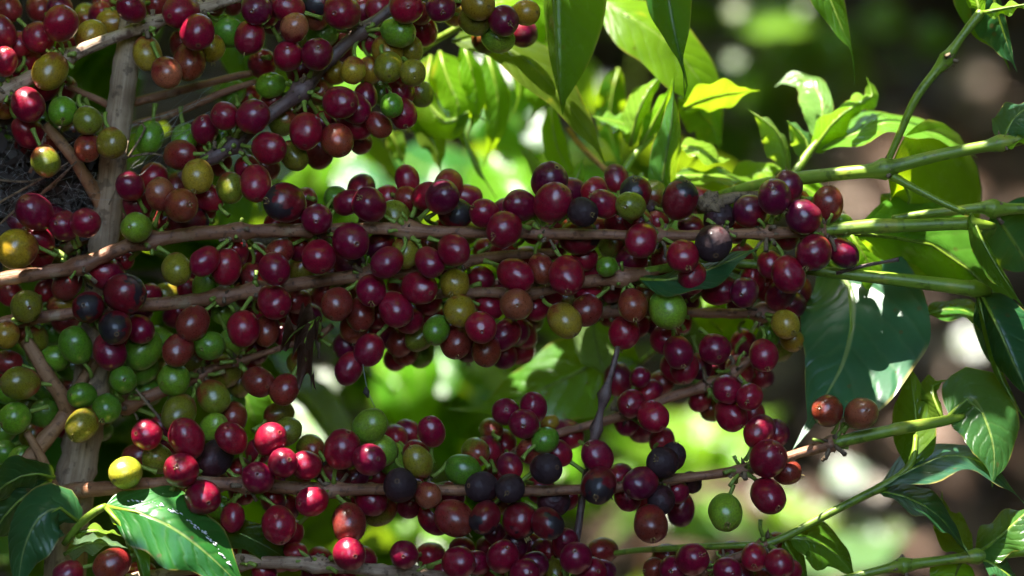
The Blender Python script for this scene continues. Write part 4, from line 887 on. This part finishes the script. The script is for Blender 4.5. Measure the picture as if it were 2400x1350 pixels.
# ================================================================== plants behind, out of focus
def bush_leaf(k):
    r = random.Random(k + 90); mb = MB(); nu, nv = 12, 6; droop = (0.25, .12, .38)[k]; fold = (.16, .30, .08)[k]
    W_ = nv + 1
    for i in range(nu + 1):
        t = i / nu; pf = prof(t, .88)
        for j in range(nv + 1):
            v = -1 + 2 * j / nv
            mb.v.append(Vector((t * (1 - .12 * droop * t), v * .19 * pf, -droop * t * t * .6 + abs(v) * fold * .19 * pf + .012 * math.sin(t * 17 + v * 2 + k) * abs(v))))
    for i in range(nu):
        for j in range(nv):
            mb.f.append((i * W_ + j, (i + 1) * W_ + j, (i + 1) * W_ + j + 1, i * W_ + j + 1))
            mb.uv.append([(i / nu, j / nv), ((i + 1) / nu, j / nv), ((i + 1) / nu, (j + 1) / nv), (i / nu, (j + 1) / nv)]); mb.mi.append(0)
    return mb.mesh('leaf', [M_LEAF])
BUSH = [bush_leaf(k) for k in range(3)]
b_fill = []
def bush(label, stems, n, cols, r, size=(.09, .15), group='coffee plants behind, out of focus'):
    """stems: list of control tuples; leaves in opposite pairs along them"""
    b = thing('coffee_bush', label, 'coffee bush', P(*stems[0][0][:3]), group)
    sps = []
    for pts in stems:
        x0, y0, d0, r0 = pts[0]; f0 = (D + d0) / D
        yg = 675 + (ZC - bank_h((x0 - 1200) * S * f0, d0)) / (S * f0)
        stem(b, [(x0 + 40, yg + 60, d0, r0 * 1.3), ((x0 + 30), (y0 + yg) / 2, d0, r0 * 1.15), pts[0]], M_BROWN, 'stem', seg=7, obstacle=False, step=.1)
        o, sp = stem(b, pts, M_BROWN if r.random() < .5 else M_GREEN, 'stem', seg=7, obstacle=False, step=.02); sps.append(sp)
    b_fill.append((b, sps, n, cols, r, size)); return b
def blocked(p, discs, k=0.8):
    for c, n, u, v, a, b in discs:
        den = SUN.dot(n)
        if abs(den) < 1e-3: continue
        t = (c - p).dot(n) / den
        if t < 0.002: continue
        q = p + SUN * t - c
        if (q.dot(u) / (a * k)) ** 2 + (q.dot(v) / (b * k)) ** 2 < 1: return True
    return False
def fill_bush(b, sps, n, cols, r, size):
    for k in range(n):
        sp = sps[k % len(sps)]; p, _ = sp[int(r.uniform(.05, .999) * (len(sp) - 1))]
        az = r.uniform(0, 2 * PI); el = r.uniform(-.7, .35)
        u = Vector((math.cos(az) * math.cos(el), math.sin(az) * math.cos(el), math.sin(el)))
        n_ = (Vector((r.gauss(0, .35), r.gauss(0, .35), 1)) - u * u.z).normalized(); y_ = n_.cross(u).normalized(); n_ = u.cross(y_)
        W = Matrix.Translation(p) @ Matrix(((u.x, y_.x, n_.x, 0), (u.y, y_.y, n_.y, 0), (u.z, y_.z, n_.z, 0), (0, 0, 0, 1))) @ Matrix.Scale(r.uniform(*size), 4)
        z_ = W.to_scale().x; dsc = [(p + u * z_ * .5, n_, u, y_, z_ * .5, z_ * .19)]
        if any(blocked(q, dsc) for q in BACKLIT): continue
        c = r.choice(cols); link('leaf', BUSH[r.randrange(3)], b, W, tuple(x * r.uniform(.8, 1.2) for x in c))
r2 = random.Random(5); n_front = len(LIT)
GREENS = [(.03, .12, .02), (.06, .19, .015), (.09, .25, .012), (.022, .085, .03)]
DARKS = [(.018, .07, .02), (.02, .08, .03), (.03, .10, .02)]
bs1 = bush('blurred mid green coffee plant filling the gap left of centre behind the main branch',
     [[(820, 1500, .55, 12), (830, 1100, .5, 11), (800, 700, .48, 9), (820, 300, .5, 7), (830, 0, .5, 6)], [(1000, 1500, .6, 10), (1060, 1000, .5, 9), (1000, 650, .45, 8), (980, 380, .45, 6)], [(1200, 1450, .6, 9), (1200, 800, .6, 9), (1250, 380, .5, 8), (1260, 60, .5, 6)]], 120, GREENS, r2)
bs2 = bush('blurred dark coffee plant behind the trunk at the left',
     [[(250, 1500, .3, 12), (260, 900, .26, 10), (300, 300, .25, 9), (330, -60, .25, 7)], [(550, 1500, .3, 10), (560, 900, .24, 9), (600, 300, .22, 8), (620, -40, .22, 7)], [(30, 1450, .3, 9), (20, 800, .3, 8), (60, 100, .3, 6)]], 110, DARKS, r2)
bs3 = bush('distant leafy plant with scattered sunlit leaves low at the right of the bank',
     [[(1700, 1600, 1.1, 7), (1750, 1300, 1.05, 6), (1820, 1130, 1.0, 5)], [(2050, 1600, 1.1, 7), (2000, 1320, 1.05, 6), (1960, 1150, 1.0, 5)], [(1560, 1500, .9, 6), (1600, 1250, .85, 5), (1640, 1020, .85, 4)]], 46, [(.08, .2, .03), (.12, .24, .04), (.05, .15, .04)], r2, (.06, .11))
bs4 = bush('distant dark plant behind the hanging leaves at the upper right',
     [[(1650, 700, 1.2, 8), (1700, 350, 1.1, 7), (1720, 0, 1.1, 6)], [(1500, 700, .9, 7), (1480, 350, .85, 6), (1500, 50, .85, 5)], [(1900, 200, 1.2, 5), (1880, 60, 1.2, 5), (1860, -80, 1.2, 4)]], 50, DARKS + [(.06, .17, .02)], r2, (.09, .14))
# individual out-of-focus leaves one can pick out
def glare(b, x, y, d, hw, col, run=1.5):  # leaf tilted to mirror the sun, its colour whitened to strengthen the glare
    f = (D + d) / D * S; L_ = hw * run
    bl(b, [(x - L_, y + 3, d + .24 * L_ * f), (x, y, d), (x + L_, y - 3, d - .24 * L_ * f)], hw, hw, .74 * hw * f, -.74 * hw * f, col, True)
def bl(b, mids, w1, w2, d1, d2, col, lit=None, m=None):
    leaf(b, mids, w1, w2, d1, d2, col, m, lit=LITALL if lit else [], dark=DARKALL[::2] if lit is False else [], nu=14, nv=6)
bl(bs1, [(760, 340, .42), (800, 380, .40), (840, 440, .40), (850, 500, .42)], 90, 80, .01, .01, (.10, .28, .015), True)
bl(bs1, [(930, 360, .40), (1000, 400, .36), (1080, 400, .36), (1180, 360, .4)], 70, 80, .02, -.01, (.03, .13, .03), False)
bl(bs1, [(1120, 180, .38), (1180, 240, .36), (1240, 330, .36), (1290, 400, .38)], 90, 110, .02, -.01, (.045, .17, .018), False)
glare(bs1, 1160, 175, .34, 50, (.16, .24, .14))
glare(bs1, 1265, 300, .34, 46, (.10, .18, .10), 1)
bl(bs1, [(1080, 470, .36), (1150, 440, .34), (1230, 400, .34), (1300, 390, .36)], 70, 70, .01, -.01, (.12, .30, .02), True)
bl(bs1, [(880, 850, .42), (930, 900, .40), (960, 980, .40), (960, 1050, .42)], 90, 70, .01, .01, (.08, .25, .015), True)
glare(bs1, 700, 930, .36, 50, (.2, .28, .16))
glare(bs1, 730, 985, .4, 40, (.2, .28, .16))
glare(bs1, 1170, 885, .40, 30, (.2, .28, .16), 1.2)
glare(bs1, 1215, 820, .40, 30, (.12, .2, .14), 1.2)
for x, y, a, ln, w_, c in ((900, 830, 1.3, 120, 46, (.14, .36, .012)), (985, 900, 1.5, 110, 40, (.10, .30, .012)), (1050, 880, .4, 90, 40, (.05, .2, .02)), (640, 950, 1.2, 90, 44, (.16, .36, .014)), (770, 1000, .3, 90, 36, (.12, .28, .06)), (1300, 880, .6, 80, 30, (.2, .36, .1)), (900, 1240, .9, 90, 44, (.12, .3, .03)), (1040, 1250, 1.2, 70, 36, (.16, .34, .05)), (860, 430, .2, 120, 40, (.03, .14, .05)), (1190, 440, .5, 100, 46, (.16, .38, .012)), (690, 400, 1.2, 110, 50, (.12, .33, .012)), (1330, 1090, 1.0, 90, 36, (.13, .34, .014)), (1390, 1180, .6, 80, 30, (.14, .34, .02)), (720, 1180, .8, 90, 36, (.07, .22, .014))):
    d_ = .36 + .06 * math.sin(x); cx_, cy_ = math.cos(a) * ln / 2, math.sin(a) * ln / 2
    bl(bs1, [(x - cx_ * 1.4, y - cy_ * 1.4, d_ + .01), (x, y, d_), (x + cx_ * 1.4, y + cy_ * 1.4, d_)], w_ * 1.3, w_ * 1.3, .010, -.006, c, True)
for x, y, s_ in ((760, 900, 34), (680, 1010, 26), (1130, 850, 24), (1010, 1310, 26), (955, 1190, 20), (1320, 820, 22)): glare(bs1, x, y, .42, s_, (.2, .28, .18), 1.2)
bl(bs1, [(560, 860, .12), (575, 930, .11), (600, 1000, .11), (610, 1060, .12)], 60, 50, .004, .006, (.06, .2, .014), True)
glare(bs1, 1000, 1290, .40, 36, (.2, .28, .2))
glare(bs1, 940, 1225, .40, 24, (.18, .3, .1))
bl(bs1, [(900, 1190, .40), (950, 1230, .40), (990, 1270, .4)], 50, 40, .010, -.010, (.10, .24, .02), True)
bl(bs1, [(1150, 1050, .25), (1250, 980, .22), (1330, 960, .22), (1400, 990, .24)], 60, 80, .01, -.004, (.03, .12, .015), False)
bl(bs1, [(1260, 1120, .25), (1310, 1060, .25), (1340, 1000, .25)], 30, 40, .01, -.004, (.11, .27, .02), True)
bl(bs1, [(700, 1260, .22), (800, 1200, .2), (900, 1190, .2), (960, 1240, .22)], 70, 70, .01, -.004, (.03, .12, .015), False)
bl(bs2, [(520, -10, .10), (545, 80, .09), (580, 170, .09), (615, 235, .1)], 46, 60, .006, .006, (.02, .085, .03), False)
bl(bs2, [(490, 560, .10), (520, 500, .09), (560, 450, .09), (620, 400, .1)], 70, 60, .006, .006, (.03, .13, .04), False)
bl(bs3, [(1560, 1120, .8), (1640, 1060, .76), (1740, 1010, .76), (1840, 960, .8)], 50, 60, .02, -.02, (.14, .28, .03), True)
bl(bs3, [(1480, 1060, .7), (1560, 1010, .68), (1660, 980, .68)], 40, 50, .02, -.02, (.12, .25, .02), True)
bl(bs3, [(1850, 1330, .6), (1940, 1300, .58), (2060, 1290, .58), (2140, 1250, .6)], 36, 40, .02, -.02, (.1, .2, .08), True)
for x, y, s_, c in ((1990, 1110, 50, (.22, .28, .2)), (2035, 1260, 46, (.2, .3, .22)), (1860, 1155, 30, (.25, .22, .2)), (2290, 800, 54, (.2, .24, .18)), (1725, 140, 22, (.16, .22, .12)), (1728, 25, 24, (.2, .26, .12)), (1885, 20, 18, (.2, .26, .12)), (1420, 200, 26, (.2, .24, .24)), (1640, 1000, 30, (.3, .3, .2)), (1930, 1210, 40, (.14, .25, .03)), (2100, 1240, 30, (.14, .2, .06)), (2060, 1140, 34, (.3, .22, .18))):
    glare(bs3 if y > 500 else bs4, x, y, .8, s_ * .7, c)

bl(bs4, [(1720, 70, .9), (1800, 50, .88), (1880, 55, .88), (1940, 80, .9)], 50, 40, .03, -.03, (.16, .3, .02), True)
for x, y, a, c in ((1830, 110, .4, (.10, .24, .02)), (1960, 90, -.3, (.05, .16, .02)), (1690, 200, 1.2, (.03, .11, .05)), (1560, 60, .9, (.025, .10, .05)), (2080, 40, .2, (.07, .18, .02)), (2200, 90, .5, (.04, .12, .02))):
    cx_, cy_ = math.cos(a) * 60, math.sin(a) * 60
    bl(bs4, [(x - cx_, y - cy_, .95), (x, y, .93), (x + cx_, y + cy_, .95)], 44, 44, .012, -.008, c, True if c[1] > .15 else None)
bl(bs4, [(1750, 260, .9), (1760, 200, .9), (1780, 130, .9)], 40, 40, .01, .01, (.08, .2, .02), True)
for x, y, a, ln, w_, c in ((1640, 1010, -.5, 150, 40, (.2, .42, .015)), (1570, 1060, -.6, 130, 36, (.16, .38, .015)), (1720, 1060, -.3, 120, 34, (.14, .34, .02)), (1500, 1010, -.9, 110, 34, (.17, .4, .015)), (1640, 1240, .1, 150, 26, (.12, .28, .10)), (1450, 1130, -1.1, 90, 26, (.14, .36, .02)), (1920, 1250, .3, 100, 30, (.16, .3, .03)), (1840, 1190, -.4, 90, 26, (.2, .34, .03))):
    cx_, cy_ = math.cos(a) * ln / 2, math.sin(a) * ln / 2
    bl(bs3, [(x - cx_ * 1.3, y - cy_ * 1.3, .72), (x, y, .70), (x + cx_ * 1.3, y + cy_ * 1.3, .71)], w_ * 1.4, w_ * 1.4, .014, -.008, c, True)
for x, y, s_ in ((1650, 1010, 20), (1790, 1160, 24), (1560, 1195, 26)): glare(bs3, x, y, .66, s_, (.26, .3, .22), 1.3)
BACKLIT = LIT[n_front:]
for t in b_fill: fill_bush(*t)
BANKL2 = []
# dry canes lying on the bank
def bank_d(x, y):
    d = 1.5
    for _ in range(30):
        f = (D + d) / D; z = ZC - (y - 675) * S * f
        d += .5 * ((z - bank_h((x - 1200) * S * f, d)) / .93)
    return d - .03
def cane(label, pts):
    pts = [(x, y, bank_d(x, y), r) for x, y, d_, r in pts]
    t = thing('fallen_cane', label, 'fallen cane', P(*pts[0][:3]), 'dry canes lying on the bank')
    stem(t, pts, M_LIT2 if False else M_BARK, 'stem', seg=10, obstacle=False, step=.03); BANKL2.extend(P(*p[:3]) + Vector((0, 0, .02)) for p in pts)
cane('pale dry cane lying level behind the forked green shoot', [(1780, 410, 1.0, 10), (2000, 392, 1.0, 15), (2200, 384, 1.0, 18), (2480, 392, 1.0, 18)])
cane('dull cane curving down the upper right of the bank', [(1900, 30, 1.15, 9), (2080, 60, 1.12, 12), (2260, 160, 1.1, 14), (2440, 330, 1.1, 14)])
cane('thinner dull cane crossing the bank below the curving one', [(1950, 150, 1.15, 7), (2120, 215, 1.12, 9), (2300, 300, 1.1, 10), (2460, 400, 1.1, 10)])
cane('pale cane leaning low behind the blackened cherries', [(1380, 1260, .9, 15), (1560, 1110, .88, 17), (1750, 960, .88, 14), (1900, 870, .9, 12)])
cane('short pale cane lying at the bottom right behind the shoot', [(1560, 1290, 1.0, 26), (1800, 1170, .98, 22), (2000, 1160, .98, 16), (2200, 1130, 1.0, 10)])

BANKLIT = []
for x, y in ((2130, 392), (2320, 405), (1620, 1190), (1850, 1150), (2330, 790)):
    for k in range(2): BANKLIT.append(P(x + rnd.uniform(-30, 30), y + rnd.uniform(-12, 12), bank_d(x, y)))
BANKLIT += BANKL2[1:3]; LIT += BANKLIT
# ================================================================== the plant's own upper foliage and an added leaf dome that shapes the sky light
rc = random.Random(21); discs = []
def over(p, lo, hi):
    """a height along the sun ray from p that is above the picture's top edge"""
    z0 = ZC + (D + p.y) * 0.0985 + .05
    t0 = (z0 + lo - p.z) / SUN.z; return t0 + rc.uniform(0, hi)
def try_block(p, small=False):
    for k in range(26):
        t = over(p, .0, .26); c = p + SUN * t + Vector((rc.gauss(0, .008), rc.gauss(0, .008), 0))
        if c.z < ZC + (D + c.y) * .0985 + .02: continue
        a, b = (rc.uniform(.040, .062), rc.uniform(.017, .026)) if k < 13 and not small else (rc.uniform(.014, .03), rc.uniform(.008, .012))
        u, v = frame_of(rc, Vector((-.15, -.2, 1)), .35); n = u.cross(v).normalized()
        dsc = (c, n, u, v, a, b)
        if any(blocked(q, [dsc], 1.06) for q in LIT): continue
        discs.append(dsc); return
SHADE += [P(x + rc.uniform(-30, 30), y + rc.uniform(-30, 30), d) for x in range(-60, 660, 44) for y in range(-80, 1000, 56) for d in (.14, .20, .27, .34, .42)]
rc.shuffle(SHADE)
for p in SHADE:
    if not blocked(p, discs): try_block(p)
canopy = MB()
for c, n, u, v, a, b in discs: blade(canopy, c, u, v, 2 * a, b, .006)
print('overhead leaves', len(discs), 'lit', len(LIT), 'shade', len(SHADE))
# looser leaves further back, over the plants behind and the bank
for k in range(1300):
    y = rc.uniform(.22, .9) if k < 190 else rc.uniform(.9, 3.3); x = rc.uniform(-1.6, 1.4)
    z = ZC + (D + y) * .1 + rc.uniform(.12, .5); c = Vector((x, y, z)); u, v = frame_of(rc, Vector((0, 0, 1)), .5); n = u.cross(v).normalized(); a, b = rc.uniform(.06, .11), rc.uniform(.03, .05)
    if any(blocked(q, [(c, n, u, v, a, b)], 1.1) for q in LIT): continue
    blade(canopy, c, u, v, 2 * a, b, .01)
link('overhead_foliage', canopy.mesh('overhead_foliage', [M_LEAF]), color=(.03, .11, .02), kind='stuff', label='upper leaves of the coffee plants just above the picture, shading the fruit', category='foliage')
dome = MB()  # added out of view: cuts sky light except through one opening behind the camera
for k in range(13000):
    d = Vector((rc.gauss(0, 1), rc.gauss(0, 1), rc.gauss(0, 1))).normalized()
    if d.z < -.42: continue
    R_ = rc.uniform(2.6, 4.6); c = Vector((0, -.1, ZC)) + d * R_
    g = c - SUN * ((c.z - 1.3) / SUN.z)
    if c.z > 1.3 and -.75 < g.x < 1.0 and -.35 < g.y < .9: continue
    if d.angle(Vector((0, -1, .40)).normalized()) < math.radians(20): continue        # opening left so the sky puts highlights on the fruit
    if d.y > 0 and d.angle(Vector((0, 1, 0))) < math.radians(40): continue
    if c.z < bank_h(c.x, c.y) + .1: continue
    u, v = frame_of(rc, -d, .7); n = u.cross(v).normalized(); a, b = rc.uniform(.35, .6), rc.uniform(.10, .18)
    if d.z > .3 and any(blocked(q, [(c, n, u, v, a / 2, b)], 1.1) for q in BANKLIT): continue
    blade(dome, c, u, v, a, b, .04)
link('added_leaf_dome', dome.mesh('added_leaf_dome', [M_DOME]), color=(.02, .06, .02), kind='stuff', label='crowns of the shade trees standing round the coffee plot', category='foliage')
